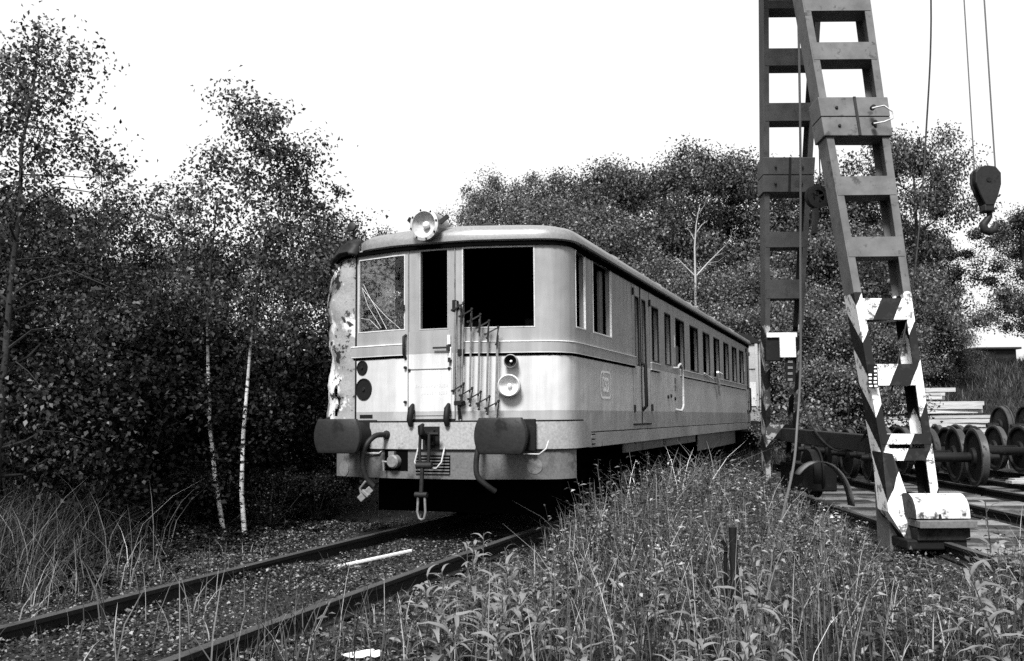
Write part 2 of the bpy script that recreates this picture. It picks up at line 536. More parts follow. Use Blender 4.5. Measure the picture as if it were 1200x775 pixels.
# corner from (1.1,-.015) to (1.45,.36)
P0, P1, P2, P3 = (1.10, -.015), (1.30, .04), (1.45, .13), (1.45, .38)
for k in range(1, 9):
    u = k / 8
    half.append(tuple((1 - u) ** 3 * P0[i] + 3 * u * (1 - u) ** 2 * P1[i] + 3 * u * u * (1 - u) * P2[i] + u ** 3 * P3[i] for i in (0, 1)))
half += [(1.45, y) for y in (1.0, 3, 6, 9, 12, 15, 17.15)] + arc((1.15, 17.2), .3, 0, PI / 2, 4)[1:] + [(0, 17.5)]
HALF = [Vector((x, y, 0)) for x, y in half]
ARC = [0.0]
for a, b in zip(HALF, HALF[1:]): ARC.append(ARC[-1] + (b - a).length)
AT = ARC[-1]
def plan(a):
    """point and outward normal of the body outline at arc length a (right positive, left negative)"""
    sg = 1 if a >= 0 else -1
    q = min(abs(a), AT - 1e-6)
    for i in range(len(ARC) - 1):
        if ARC[i] <= q <= ARC[i + 1]:
            u = (q - ARC[i]) / max(1e-9, ARC[i + 1] - ARC[i])
            p = HALF[i].lerp(HALF[i + 1], u)
            def tan(k):
                k0 = max(0, k - 1); k1 = min(len(HALF) - 1, k + 1)
                return (HALF[k1] - HALF[k0]).normalized()
            d = tan(i).lerp(tan(i + 1), u).normalized()
            n = Vector((d.y, -d.x, 0))
            return Vector((sg * p.x, p.y, 0)), Vector((sg * n.x, n.y, 0))
def a_s(s):   # front: lateral s -> arc
    for i in range(len(HALF) - 1):
        if HALF[i].x <= abs(s) <= HALF[i + 1].x and HALF[i + 1].x > HALF[i].x:
            u = (abs(s) - HALF[i].x) / (HALF[i + 1].x - HALF[i].x)
            return math.copysign(ARC[i] + u * (ARC[i + 1] - ARC[i]), s)
def a_t(t, side=1):
    for i in range(8, len(HALF) - 1):
        if HALF[i].y <= t <= HALF[i + 1].y:
            return side * (ARC[i] + (t - HALF[i].y) / (HALF[i + 1].y - HALF[i].y) * (ARC[i + 1] - ARC[i]))
def on(a, z, out=0.0):
    p, n = plan(a)
    return p + n * out + Vector((0, 0, z))

WZ0, WZ1 = 2.09, 2.94
front_w = [(a_s(-1.02), a_s(-.345), 2.25, 3.10), (a_s(-.165), a_s(.185), 2.24, 3.13), (a_s(.345), a_s(1.12), 2.24, 3.13)]
side_t = [(4.46, 4.97), (5.44, 5.95), (6.38, 7.22), (7.78, 8.70), (9.28, 10.15), (10.68, 11.56), (12.16, 13.06), (13.62, 14.52), (15.02, 15.95)]
side_w = [(a_t(.43), a_t(.83), 2.26, 3.14), (a_t(1.15), a_t(2.03), 2.26, 3.14)]
door_w = [(a_t(3.34), a_t(3.60), 1.98, 2.96), (a_t(3.78), a_t(4.05), 1.98, 2.96), (a_t(16.60), a_t(16.86), 1.98, 2.94)]
side_w += [(a_t(p), a_t(q), WZ0, WZ1) for p, q in side_t]
left_w = [(a_t(2.2, -1), a_t(1.3, -1), 2.35, 2.98)]
HOLES = front_w + side_w + door_w + left_w
ZB, ZT = .93, 3.205

def shell():
    al = set(); zl = {ZB, 1.1, 1.345, 1.97, ZT}
    for i in ARC: al.add(round(i, 4)); al.add(round(-i, 4))
    for h in HOLES:
        for q in h[:2]: al.add(round(q, 4))
        for q in h[2:]: zl.add(round(q, 4))
    al = sorted(al); zl = sorted(zl)
    # the seam at the rear: -AT and AT are the same point
    b = MB(); idx = {}
    def vert(i, j, k):
        if (i, j, k) not in idx:
            idx[(i, j, k)] = len(b.v)
            b.v.append(tuple(on(al[i], zl[j], -.075 * k)))
        return idx[(i, j, k)]
    def hole(i, j):
        if i < 0 or j < 0 or i >= len(al) - 1 or j >= len(zl) - 1: return True
        a = (al[i] + al[i + 1]) / 2; z = (zl[j] + zl[j + 1]) / 2
        return any(h[0] < a < h[1] and h[2] < z < h[3] for h in HOLES)
    inner = []
    for i in range(len(al) - 1):
        for j in range(len(zl) - 1):
            if hole(i, j): continue
            b.f.append((vert(i, j, 0), vert(i + 1, j, 0), vert(i + 1, j + 1, 0), vert(i, j + 1, 0)))
            inner.append(len(b.f)); b.f.append((vert(i, j, 1), vert(i, j + 1, 1), vert(i + 1, j + 1, 1), vert(i + 1, j, 1)))
            for di, dj, p, q in ((-1, 0, (i, j), (i, j + 1)), (1, 0, (i + 1, j), (i + 1, j + 1)), (0, -1, (i, j), (i + 1, j)), (0, 1, (i, j + 1), (i + 1, j + 1))):
                if hole(i + di, j + dj):
                    b.f.append((vert(*p, 0), vert(*q, 0), vert(*q, 1), vert(*p, 1)))
    me = b.mesh('body_shell', M['paint'], 28)
    me.materials.append(M['inner'])
    for p in me.polygons:
        c = p.center
        # faces on the inner skin
        if all(tuple(round(v, 5) for v in me.vertices[k].co) in INN for k in p.vertices): p.material_index = 1
    return me
INN = set()
def shell_obj():
    global INN
    al = set(); zl = {ZB, 1.1, 1.345, 1.97, ZT}
    for i in ARC: al.add(round(i, 4)); al.add(round(-i, 4))
    for h in HOLES:
        for q in h[:2]: al.add(round(q, 4))
        for q in h[2:]: zl.add(round(q, 4))
    INN = {tuple(round(float(np.float32(v)), 5) for v in on(a, z, -.075)) for a in al for z in zl}
    return link('body_shell', shell(), car)
shell_obj()

def strip(name, a0, a1, z0, z1, out0, out1, mat, parent=car, step=.12, bevel=0, zf=None, n_min=1):
    """raised band that follows the body outline"""
    n = max(n_min, int(abs(a1 - a0) / step) + 1)
    if abs(a0) > 2.3 and abs(a1) > 2.3 and a0 * a1 > 0: n = 1
    b = MB()
    for i in range(n + 1):
        a = a0 + (a1 - a0) * i / n
        zz0, zz1 = (z0, z1) if zf is None else zf(a)
        b.v += [tuple(on(a, zz0, out0)), tuple(on(a, zz0, out1)), tuple(on(a, zz1, out1)), tuple(on(a, zz1, out0))]
    for i in range(n):
        k = i * 4
        for j in range(4):
            b.f.append((k + j, k + (j + 1) % 4, k + 4 + (j + 1) % 4, k + 4 + j))
    b.f.append((0, 1, 2, 3)); k = n * 4; b.f.append((k + 3, k + 2, k + 1, k))
    return b.build(name, mat, parent, 35, bevel)

# floor, ceiling lining, bulkhead, seats inside
b = MB()
ring = [on(a, 0, -.09) for a in [x for x in ARC] ] 
ringL = [Vector((-p.x, p.y, 0)) for p in ring[::-1]]
poly = ring[:-1] + [Vector((0, 17.4, 0))] + ringL[1:-1]
poly2 = [Vector((p.x, p.y, 0)) for p in poly]
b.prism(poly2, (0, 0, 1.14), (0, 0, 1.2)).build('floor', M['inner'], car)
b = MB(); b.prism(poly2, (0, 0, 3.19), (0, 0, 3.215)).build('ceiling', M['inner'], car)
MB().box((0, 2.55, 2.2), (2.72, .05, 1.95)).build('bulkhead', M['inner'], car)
for s in (-.45, .62):
    q = MB(); q.box((s, 1.5, 1.55), (.46, .46, .12)); q.box((s, 1.76, 2.05), (.46, .1, .95)); q.tube([(s, 1.5, 1.2), (s, 1.5, 1.5)], .05)
    q.build('cab_seat', M['dark'], car, bevel=.04)

# roof: rounded shell that overhangs the body
def roof():
    b = MB()
    sa = [-x for x in ARC[::-1]] + ARC[1:]
    extra = []
    rows = []
    prof = [(.035, 3.185), (.06, 3.20), (.062, 3.25)] 
    base = []
    for a in sa:
        p, n = plan(a)
        base.append((p, n))
    for out, z in prof:
        rows.append([p + n * out + Vector((0, 0, z)) for p, n in base])
    for k in range(1, 9):
        ph = PI / 2 * k / 8
        row = []
        for p, n in base:
            c = math.cos(ph)
            front = 1 - min(1, max(0, (p.y) / 1.2)) 
            x = (p.x + n.x * .062) * (c ** .75 if k < 8 else 0.0)
            dy = (1 - c) * .75
            y = p.y + n.y * .062
            y = y + dy * max(0, 1 - max(0, y + .2) / 2.0) if y < 8 else y - dy * max(0, 1 - max(0, 17.5 - y) / 2.0)
            row.append(Vector((x, y, 3.25 + .20 * math.sin(ph) ** .8)))
        rows.append(row)
    n = len(sa)
    for r in rows: b.v += [tuple(p) for p in r]
    for i in range(len(rows) - 1):
        for j in range(n - 1):
            b.f.append((i * n + j, i * n + j + 1, (i + 1) * n + j + 1, (i + 1) * n + j))
    # under-edge
    und = [p + n_ * -.05 + Vector((0, 0, 3.2)) for p, n_ in base]
    k0 = len(b.v); b.v += [tuple(p) for p in und]
    for j in range(n - 1): b.f.append((j, j + 1, k0 + j + 1, k0 + j))
    o = b.build('roof', M['roof'], car, 40)
    # dent the front-left roof corner
    for v in o.data.vertices:
        d = max(0, 1 - (Vector((v.co.x + 1.42, (v.co.y - .12) * .8, 0)).length / .55))
        if d > 0:
            v.co += Vector((.20 * d, .25 * d, -.10 * d)) + Vector((random.uniform(-1, 1), random.uniform(-1, 1), random.uniform(-1, 1))) * .022
    return o
roof_o = roof()
strip('roof_gutter', a_t(.5), a_t(17.1), 3.175, 3.20, .004, .075, M['dark'])
strip('painted_eaves_shadow', -a_t(.3), a_t(.5), 3.140, 3.184, .001, .034, M['inner'])  # near-black strip: shadow under the roof edge put into the colour
strip('painted_eaves_shadow', a_t(.5), a_t(17.1), 3.115, 3.174, .001, .020, M['inner'])  # the same painted eaves shadow along the side
# roof seams, ventilators
for t_ in (2.2, 5.0, 7.8, 10.6, 13.4):
    q = MB()
    pts = []
    for k in range(0, 17):
        ph = PI * k / 16
        c = math.cos(ph)
        pts.append((math.copysign(abs(c) ** .75, c) * 1.515, t_, 3.252 + .204 * math.sin(ph) ** .8))
    q.tube(pts, .009, 5).build('roof_seam', M['roof'], roof_o)
for x_, t_ in ((.28, .75), (.5, 4), (.5, 8)):
    q = MB(); q.lathe([(.05, 0), (.05, .10), (.10, .11), (.10, .15), (.03, .19)], (x_, t_, 3.40), (0, 0, 1), 12)
    q.build('ventilator', M['dark'], car, 40)

# belt moulding, seams, headstock band, front apron
strip('belt_moulding', a_s(-1.13), a_s(-.345), 1.965, 2.085, .0, .026, M['paint'])
strip('belt_moulding', a_s(.345), a_t(3.30), 1.965, 2.085, .0, .026, M['paint'])
strip('belt_moulding', a_t(4.30), a_t(5.0), 1.955, 2.06, .0, .026, M['paint'])
strip('belt_moulding', a_t(6.75), a_t(16.3), 1.955, 2.06, .0, .026, M['paint'])
for a0, a1 in ((a_s(-1.13), a_s(-.345)), (a_s(.345), a_t(3.28)), (a_t(4.30), a_t(4.95)), (a_t(6.75), a_t(16.3))):
    strip('painted_belt_shadow', a0, a1, 1.938, 1.964 if a0 < 3 else 1.954, .0, .008, M['inner'])  # dark strip painted as the shadow beneath the moulding
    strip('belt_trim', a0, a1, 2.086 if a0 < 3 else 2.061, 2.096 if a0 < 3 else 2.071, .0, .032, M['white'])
# panel seam low on the side, with the step down behind the corner box
strip('panel_seam', a_t(.84), a_t(16.2), 1.088, 1.102, .0, .004, M['black'])
strip('panel_seam', a_t(.60), a_t(.84), 0, 0, .0, .016, M['black'], zf=lambda a: (1.225 - (a - a_t(.60)) / .24 * .135, 1.245 - (a - a_t(.60)) / .24 * .135))
strip('panel_seam', -a_t(.5), a_t(.60), 1.226, 1.243, .0, .016, M['black'])
# headstock box across the front and round the corners
strip('headstock', -a_t(.45), a_t(.60), .935, 1.225, .0, .05, M['headstock'])
strip('headstock_cheek', a_t(.60), a_t(.84), 0, 0, .0, .045, M['headstock'], zf=lambda a: (.935, 1.225 - (a - a_t(.60)) / .24 * .137))
strip('side_sill', a_t(.84), a_t(16.2), .925, 1.087, .0, .020, M['headstock'])
strip('front_apron', a_s(-1.34), a_t(.30), .615, .932, -.02, .03, M['apron'])
strip('apron_seam', a_s(-1.34), a_t(.30), .926, .936, .031, .052, M['black'])
for t0, t1 in ((2.6, 5.2), (5.3, 8.2), (8.5, 11.4), (11.5, 13.9)):
    strip('skirt_panel', a_t(t0), a_t(t1), .62 if t0 > 8 else .80, .924, -.03, -.01, M['apron'])
# number plate holder beside the corner box
strip('plate_holder', a_t(.86), a_t(1.06), .955, 1.075, .021, .030, M['inner'])
for z0, z1 in ((.967, 1.008), (1.022, 1.063)):
    strip('plate_slot', a_t(.895), a_t(1.045), z0, z1, .0305, .034, M['headstock'])

# window frames; the one pane that is left
def window(h, name='window', deep=.075, wd=.028, mat='frame', glass=False, inner=True):
    a0, a1, z0, z1 = h
    b = MB()
    def seg(p0, p1, q0, q1):
        n = max(1, int(abs(p1 - p0) / .12)) if abs(p1) < 2.3 else 1
        for i in range(n):
            u0 = p0 + (p1 - p0) * i / n; u1 = p0 + (p1 - p0) * (i + 1) / n
            b.hexa([on(u0, q0, .004), on(u1, q0, .004), on(u1, q0, -.02), on(u0, q0, -.02), on(u0, q1, .004), on(u1, q1, .004), on(u1, q1, -.02), on(u0, q1, -.02)])
    seg(a0, a0 + wd, z0, z1); seg(a1 - wd, a1, z0, z1); seg(a0 + wd, a1 - wd, z0, z0 + wd); seg(a0 + wd, a1 - wd, z1 - wd, z1)
    o = b.build(name, M[mat], car)
    if glass:
        p = MB(); n = 5
        for i in range(n):
            u0 = a0 + wd + (a1 - a0 - 2 * wd) * i / n; u1 = a0 + wd + (a1 - a0 - 2 * wd) * (i + 1) / n
            p.hexa([on(u0, z0 + wd, -.010), on(u1, z0 + wd, -.010), on(u1, z0 + wd, -.015), on(u0, z0 + wd, -.015), on(u0, z1 - wd, -.010), on(u1, z1 - wd, -.010), on(u1, z1 - wd, -.015), on(u0, z1 - wd, -.015)])
        p.build('pane', M['glass'], o)
    return o
wl = window(front_w[0], glass=True, wd=.012)
window(front_w[1], wd=.012, mat='headstock'); window(front_w[2], wd=.012, mat='frame')
for h in side_w[:2]: window(h, wd=.015, mat='white')
for h in side_w[2:]: window(h, wd=.02, mat='dark')
for h in door_w: window(h, wd=.016, mat='dark')
# cracks in the remaining pane, and dirty inner frame strips of the empty windows
q = MB()
def crk(pts):
    a0, a1, z0, z1 = front_w[0]
    q.tube([on(a0 + (a1 - a0) * u, z0 + (z1 - z0) * v, -.007) for u, v in pts], .0028, 4)
crk([(.06, .62), (.3, .42), (.6, .2), (.9, .02)]); crk([(.1, .66), (.22, .5), (.4, .3), (.62, .03)]); crk([(.06, .62), (.2, .36), (.5, .05)]); crk([(.05, .2), (.25, .17), (.45, .04)])
q.build('crack', M['frame'], wl)
for a, z0, z1, wd_ in ((side_w[0][1] - .17, 2.27, 3.10, .12), (side_w[1][1] - .20, 2.27, 3.10, .15), (side_w[2][0] + .20, 2.11, 2.9, .12), (side_w[4][1] - .35, 2.1, 2.5, .3), (side_w[5][0] + .1, 2.2, 2.9, .22)):
    q = MB(); p, n = plan(a)
    q.hexa([on(a, z0, -.10), on(a + wd_, z0, -.10), on(a + wd_, z0, -.13), on(a, z0, -.13), on(a, z1, -.10), on(a + wd_, z1, -.10), on(a + wd_, z1, -.13), on(a, z1, -.13)])
    q.build('loose_window_lining', M['gate'], car)
strip('paper_note', side_w[4][0] - .14, side_w[4][0] - .05, 2.42, 2.62, .001, .004, M['white'])
strip('paper_note', side_w[10][1] + .06, side_w[10][1] + .14, 2.42, 2.62, .001, .004, M['white'])

# front door in the middle, hatch, handles
fd = strip('front_door', a_s(-.30), a_s(.262), 1.262, 2.225, .0, .010, M['paint'], step=.2)
for s in (-.30, .262):
    strip('door_edge', a_s(s) - .006, a_s(s) + .006, 1.262, 3.15, .0, .012 if s < 0 else .013, M['gate'], fd)
strip('door_edge', a_s(-.30), a_s(.262), 1.246, 1.262, .0, .018, M['black'], fd)
strip('door_edge', a_s(.30), a_s(.312), 1.25, 1.52, .0, .018, M['black'], fd)
hat = strip('hatch', a_s(-.285), a_s(.225), 1.30, 1.80, .0105, .018, M['paint'], fd, step=.2)
strip('hatch_hinge_line', a_s(-.285), a_s(.225), 1.803, 1.811, .0105, .024, M['gate'], fd)
# worn lettering of the hatch: two faint rows that can no longer be read
r = random.Random(4)
for zc, x0, x1 in ((1.625, -.20, .19), (1.545, -.16, .16)):
    q = MB(); x = x0
    while x < x1:
        w_ = r.uniform(.012, .022)
        if r.random() < .86:
            for k in range(r.choice((1, 2, 2))):
                q.box((x + k * w_ * .6, -.2 - .0195, zc + r.uniform(-.004, .004)), (w_ * .35, .001, .034))
            if r.random() < .6: q.box((x + w_ * .3, -.2 - .0195, zc + r.choice((-.014, 0, .014))), (w_ * .7, .0012, .007))
        x += w_ + .012
    tag(q.build('worn_lettering', M['hatchletter'], hat), kind='stuff')
for s, z in ((-.28, 1.80), (.20, 1.81), (-.335, 1.83), (-.335, 1.45)):
    MB().lathe([(.016, 0), (.016, .03), (.008, .036)], on(a_s(s), z, .0), (0, -1, 0), 10).build('hinge_stud', M['dark'], fd, 40)
q = MB(); q.tube([on(a_s(-.335), 2.19, .0), on(a_s(-.335), 2.17, .05), on(a_s(-.335), 1.98, .05), on(a_s(-.335), 1.93, .0)], .016, 8)
q.build('grab_handle', M['dark'], car, 50)
q = MB(); q.tube([on(a_s(.02), 2.035, .05), on(a_s(.215), 2.035, .05)], .011, 7); q.box(on(a_s(.2), 2.03, .03), (.035, .06, .06)); MB().box(on(a_s(.21), 1.90, .025), (.03, .05, .05)).build('door_lock', M['dark'], fd)
q.build('door_handle', M['dark'], fd, 50)
q = MB(); q.box(on(a_s(.2), 2.12, .02), (.035, .03, .10)); q.box(on(a_s(.215), 1.97, .02), (.03, .03, .14)); q.build('latch_plate', M['white'], fd, bevel=.004)
q = MB(); q.tube([on(a_s(-.40), 2.50, .02), on(a_s(-.34), 2.50, .03)], .010, 6); q.box(on(a_s(-.36), 2.50, .02), (.03, .03, .06)); q.build('window_latch', M['dark'], car)
for s in (-.235, .195):
    q = MB()
    q.lathe([(.028, 0), (.034, .03), (.022, .06)], on(a_s(s), 1.345, .02), (0, -1, 0), 10)
    q.tube([on(a_s(s), 1.42, .02), on(a_s(s), 1.37, .07), on(a_s(s), 1.25, .10), on(a_s(s), 1.19, .07)], [.02, .034, .034, .026], 9)
    q.build('coupling_clamp', M['black'], car, 50)

# folding lattice gate hanging off its hinge at the right of the door
gate = empty('lattice_gate', (0, 0, 0), 0, car)
NB = 6
xs_ = [.30, .385, .47, .555, .64, .735]
tops = [2.53, 2.46, 2.40, 2.33, 2.26, 2.15]
bots = [1.52, 1.47, 1.43, 1.38, 1.33, 1.30]
def gp(x, z, o=.085): return on(a_s(x), z, o)
for i in range(NB):
    q = MB()
    lean = -.012
    q.bar(gp(xs_[i], tops[i]), gp(xs_[i] + lean * 2, bots[i]), .026 if i in (0, 5) else .020, .014, (0, 1, 0))
    q.build('slat', M['gate'], gate, bevel=.003)
q = MB(); q.bar(gp(.335, 2.50, .07), gp(.33, 1.40, .07), .03, .016, (0, 1, 0)); q.build('slat', M['gate'], gate, bevel=.003)
def lattice(zs, ph):
    for i in range(NB - 1):
        x0, x1 = xs_[i] - .01, xs_[i + 1]
        q = MB()
        q.bar(gp(x0 - .02, zs[i] - .09 + ph, .105), gp(x1 + .015, zs[i] - .015 + ph, .105), .014, .007, (0, 1, 0))
        q.bar(gp(x1 + .012, zs[i] - .01 + ph, .112), gp(x1 - .01, zs[i] - .20 + ph, .112), .014, .007, (0, 1, 0))
        for x, z in ((x1 + .012, zs[i] - .012 + ph), (x0 - .018, zs[i] - .09 + ph), (x1 - .01, zs[i] - .2 + ph)):
            q.lathe([(.013, 0), (.013, .016)], gp(x, z, .11), (0, -1, 0), 8)
        q.build('lattice_link', M['dark'], gate)
lattice(tops, -.01); lattice([z + .13 for z in bots], .0)
for x, z, sz in ((.285, 2.48, (.04, .10, .13)), (.33, 2.47, (.03, .08, .06)), (.35, 1.975, (.05, .09, .07)), (.33, 1.43, (.10, .09, .05))):
    MB().box(gp(x, z, .05), sz).build('gate_hinge', M['black'], gate, bevel=.006)
MB().tube([gp(.335, 1.43), gp(.335, 1.26, .03)], .012, 6).build('gate_pin', M['black'], gate)

# lamps
def lamp(s, z, r, name, bright, parent=car):
    a = a_s(s); p, n = plan(a); o = p + Vector((0, 0, z))
    d = (n + Vector((0, -.4, 0))).normalized()
    q = MB(); q.lathe([(r * .96, -.03), (r * .98, .05), (r * 1.02, .085), (r * 1.04, .10), (r * .93, .112), (r * .88, .10)], o, d, 28, True, False)
    h = q.build(name, M['paint'] if bright else M['headstock'], parent, 40)
    q = MB(); q.lathe([(r * .88, .10), (r * .70, .055), (r * .4, .035), (r * .2, .03)], o, d, 28, False, True); q.build('reflector', M['white'] if bright else M['dark'], h, 60)
    q = MB(); q.lathe([(r * .16, .03), (r * .24, .05), (r * .18, .075), (r * .05, .082)], o, d, 14); q.build('bulb', M['lens'], h, 60)
    return h
lamp(.875, 1.87, .072, 'tail_lamp', False)
lamp(.855, 1.61, .118, 'headlamp', True)
# the empty sockets of the left lamps
for s, z, r_ in ((-.955, 1.85, .078), (-.93, 1.605, .118)):
    a = a_s(s); p, n = plan(a); o = p + Vector((0, 0, z))
    q = MB(); q.lathe([(r_ * 1.05, .0), (r_ * 1.05, .012), (r_ * .96, .014), (r_ * .94, .006), (r_ * .5, .005)], o, n, 26); q.build('lamp_socket', M['black'], car, 40)
    q = MB(); q.lathe([(r_ * .2, .005), (r_ * .16, .02)], o, n, 12); q.build('socket_plug', M['dark'], car, 40)
# roof headlight
o = Vector((-.03, -.34, 3.385)); d = Vector((-.10, -1, -.03)).normalized()
q = MB(); q.lathe([(.06, -.42), (.12, -.34), (.155, -.2), (.165, -.02), (.178, .0), (.178, .03), (.148, .04), (.142, .02)], o, d, 32, True, False)
rl = q.build('roof_headlight', M['roof'], car, 35)
q = MB(); q.lathe([(.178, .031), (.146, .041), (.142, .022), (.11, -.03), (.05, -.05), (.03, -.05)], o, d, 32, False, True); q.build('reflector', M['frame'], rl, 50)
q = MB(); q.lathe([(.03, -.05), (.042, -.015), (.028, .01), (.008, .016)], o, d, 16); q.build('bulb', M['lens'], rl, 60)
for k in range(8):
    u_, v_ = frame_of(d); an = k * PI / 4 + .2
    MB().lathe([(.011, .03), (.011, .045)], o + (u_ * math.cos(an) + v_ * math.sin(an)) * .163, d, 7).build('rim_bolt', M['dark'], rl)
for sg in (-1, 1):
    q = MB(); q.bar(o + Vector((sg * .15, .05, .02)), o + Vector((sg * .24, .08, .10)), .03, .05); q.build('lamp_bracket', M['dark'], rl, bevel=.004)
q = MB(); q.box((-.03, 0.05, 3.25), (.14, .26, .08)); q.build('lamp_foot', M['dark'], rl)
q = MB(); q.tube([(-1.28, .30, 3.26), (-1.28, .30, 3.52)], .012, 6); q.lathe([(.02, 0), (.055, .01), (.055, .05), (.02, .06)], (-1.28, .28, 3.56), (0, -1, .2), 14); q.build('aerial_stub', M['dark'], car, 40)

# buffers
for s, tw in ((-.93, .0), (.95, .0)):
    bf = empty('buffer', (s, 0, 1.085), 0, car)
    t0 = plan(a_s(s))[0].y
    q = MB(); q.box((0, t0 - .06, 0), (.40, .05, .34)); q.build('base_plate', M['black'], bf, bevel=.01)
    q = MB(); q.lathe([(.15, 0), (.15, .25), (.13, .27), (.105, .28), (.105, .50)], (0, t0 - .06, 0), (0, -1, 0), 26); q.build('stock', M['black'], bf, 35)
    # head: wide plate cut flat at top and bottom, sides rounded, face slightly domed
    pts = []
    W_, H_ = .285, .185
    for k in range(15): an = -math.asin(H_ / .34) + 2 * math.asin(H_ / .34) * k / 14; pts.append((W_ - .34 + .34 * math.cos(an), .34 * math.sin(an)))
    ptl = [(-x, -z) for x, z in pts]; out = pts + ptl
    q = MB(); n = len(out); yb = t0 - .56
    for yy, sc in ((yb, 1.0), (yb - .035, 1.0), (yb - .045, .98), (yb - .05, .95)):
        q.v += [(x * sc, yy, z * sc) for x, z in out]
    for i in range(3):
        for j in range(n): q.f.append((i * n + j, i * n + (j + 1) % n, (i + 1) * n + (j + 1) % n, (i + 1) * n + j))
    q.f.append(tuple(range(n))); q.f.append(tuple(3 * n + j for j in range(n))[::-1])
    q.build('head', M['buffer'], bf, 40)
    # bright step wire below
    q = MB(); sd = 1
    q.tube([(.0, t0 - .07, -.20), (.26, t0 - .12, -.20), (.33, t0 - .10, -.14), (.34, t0 - .05, -.06)], .009, 6); q.build('step_wire', M['frame'], bf, 60)
# dark spot covers on the apron
for s, z in ((1.10, .755), (-1.2, .70)):
    a = a_s(s); p, n = plan(a)
    MB().lathe([(.085, .03), (.085, .034)], p + Vector((0, 0, z)), n, 24).build('cover_plate', M['gate'], car)
# coupling hook and hanging screw coupling
q = MB(); q.box((0, -.27, 1.06), (.10, .08, .16)); q.box((0, -.25, 1.06), (.20, .012, .24)); q.tube([(0, -.28, 1.08), (0, -.42, 1.08), (0, -.50, 1.12), (0, -.52, 1.18), (0, -.46, 1.20)], [.045, .045, .04, .032, .02], 8)
q.tube([(-.06, -.36, 1.10), (.14, -.36, 1.10)], .022, 8)
dh = q.build('draw_hook', M['black'], car, 45)
q = MB()
for sg in (-1, 1): q.tube([(sg * .05, -.42, 1.10), (sg * .055, -.43, .9), (sg * .045, -.43, .78)], .017, 7)
q.lathe([(.035, -.09), (.035, .09)], (0, -.43, .77), (1, 0, 0), 10); q.tube([(-.02, -.43, .77), (-.035, -.43, .46)], .024, 8); q.lathe([(.03, -.07), (.03, .07)], (-.035, -.43, .46), (1, 0, 0), 10)
q.build('screw_coupling', M['dark'], dh, 45)
q = MB(); q.tube([(-.07, -.43, .46), (-.08, -.43, .28), (-.06, -.43, .215), (-.03, -.43, .20), (.0, -.43, .215), (.015, -.43, .28), (.005, -.43, .46)], .013, 7); q.build('coupling_link', M['gate'], dh, 45)
q = MB(); q.tube([on(a_s(-.15), .95, .06), on(a_s(-.165), .80, .12), on(a_s(-.12), .735, .14), on(a_s(.10), .735, .14), on(a_s(.15), .80, .12), on(a_s(.16), .95, .06)], .009, 6); q.build('uncoupling_handle', M['frame'], car, 60)
# louvre grille, socket box
strip('louvre_back', a_s(-.195), a_s(.215), .665, .87, .031, .033, M['inner'], step=.05)
for k in range(6): strip('louvre', a_s(-.19), a_s(.21), .672 + k * .033, .686 + k * .033, .034, .05, M['apron'], step=.05)
strip('socket_recess', a_s(-.585), a_s(-.29), .70, .925, .031, .036, M['inner'], step=.05)
p, n = plan(a_s(-.44))
q = MB(); q.lathe([(.075, .034), (.075, .10), (.06, .115)], p + Vector((0, 0, .80)), n, 20); q.box(p + n * .07 + Vector((-.02, 0, .885)), (.07, .05, .05)); q.tube([p + n * .09 + Vector((-.13, 0, .80)), p + n * .09 + Vector((-.06, 0, .795))], .012, 6); q.tube([p + n * .09 + Vector((-.12, 0, .82)), p + n * .09 + Vector((-.11, 0, .70))], .011, 6)
q.build('power_socket', M['gate'], car, 40)
# brake hoses
def hose(pts, name='brake_hose'):
    q = MB(); P = [Vector(x) for x in pts]
    sm = []
    for i in range(len(P) - 1):
        for k in range(5):
            t_ = k / 5; p0 = P[max(i - 1, 0)]; p1 = P[i]; p2 = P[i + 1]; p3 = P[min(i + 2, len(P) - 1)]
            sm.append(.5 * ((2 * p1) + (p2 - p0) * t_ + (2 * p0 - 5 * p1 + 4 * p2 - p3) * t_ ** 2 + (3 * p1 - p0 - 3 * p2 + p3) * t_ ** 3))
    sm.append(P[-1])
    q.tube(sm, .030, 9)
    q.lathe([(.048, -.06), (.05, .02), (.03, .07)], P[0], (0, -1, 0), 12)
    return q.build(name, M['dark'], car, 50)
hose([(-.56, -.2, 1.09), (-.60, -.42, 1.08), (-.67, -.52, .95), (-.69, -.52, .78), (-.66, -.48, .62), (-.60, -.44, .54)])
q = MB(); q.bar((-.62, -.45, .52), (-.74, -.50, .40), .06, .07); q.bar((-.70, -.50, .50), (-.62, -.50, .44), .05, .04); q.tube([(-.66, -.5, .60), (-.73, -.5, .52), (-.70, -.5, .40)], .016, 6); q.build('hose_coupling', M['gate'], car, bevel=.01)
hose([(.58, -.2, 1.0), (.60, -.36, .98), (.585, -.40, .80), (.60, -.40, .66), (.68, -.36, .57), (.76, -.30, .50)])
# torn dark slit above left buffer
strip('torn_slit', a_s(-.99), a_s(-.80), 1.275, 1.315, .001, .004, M['black'])

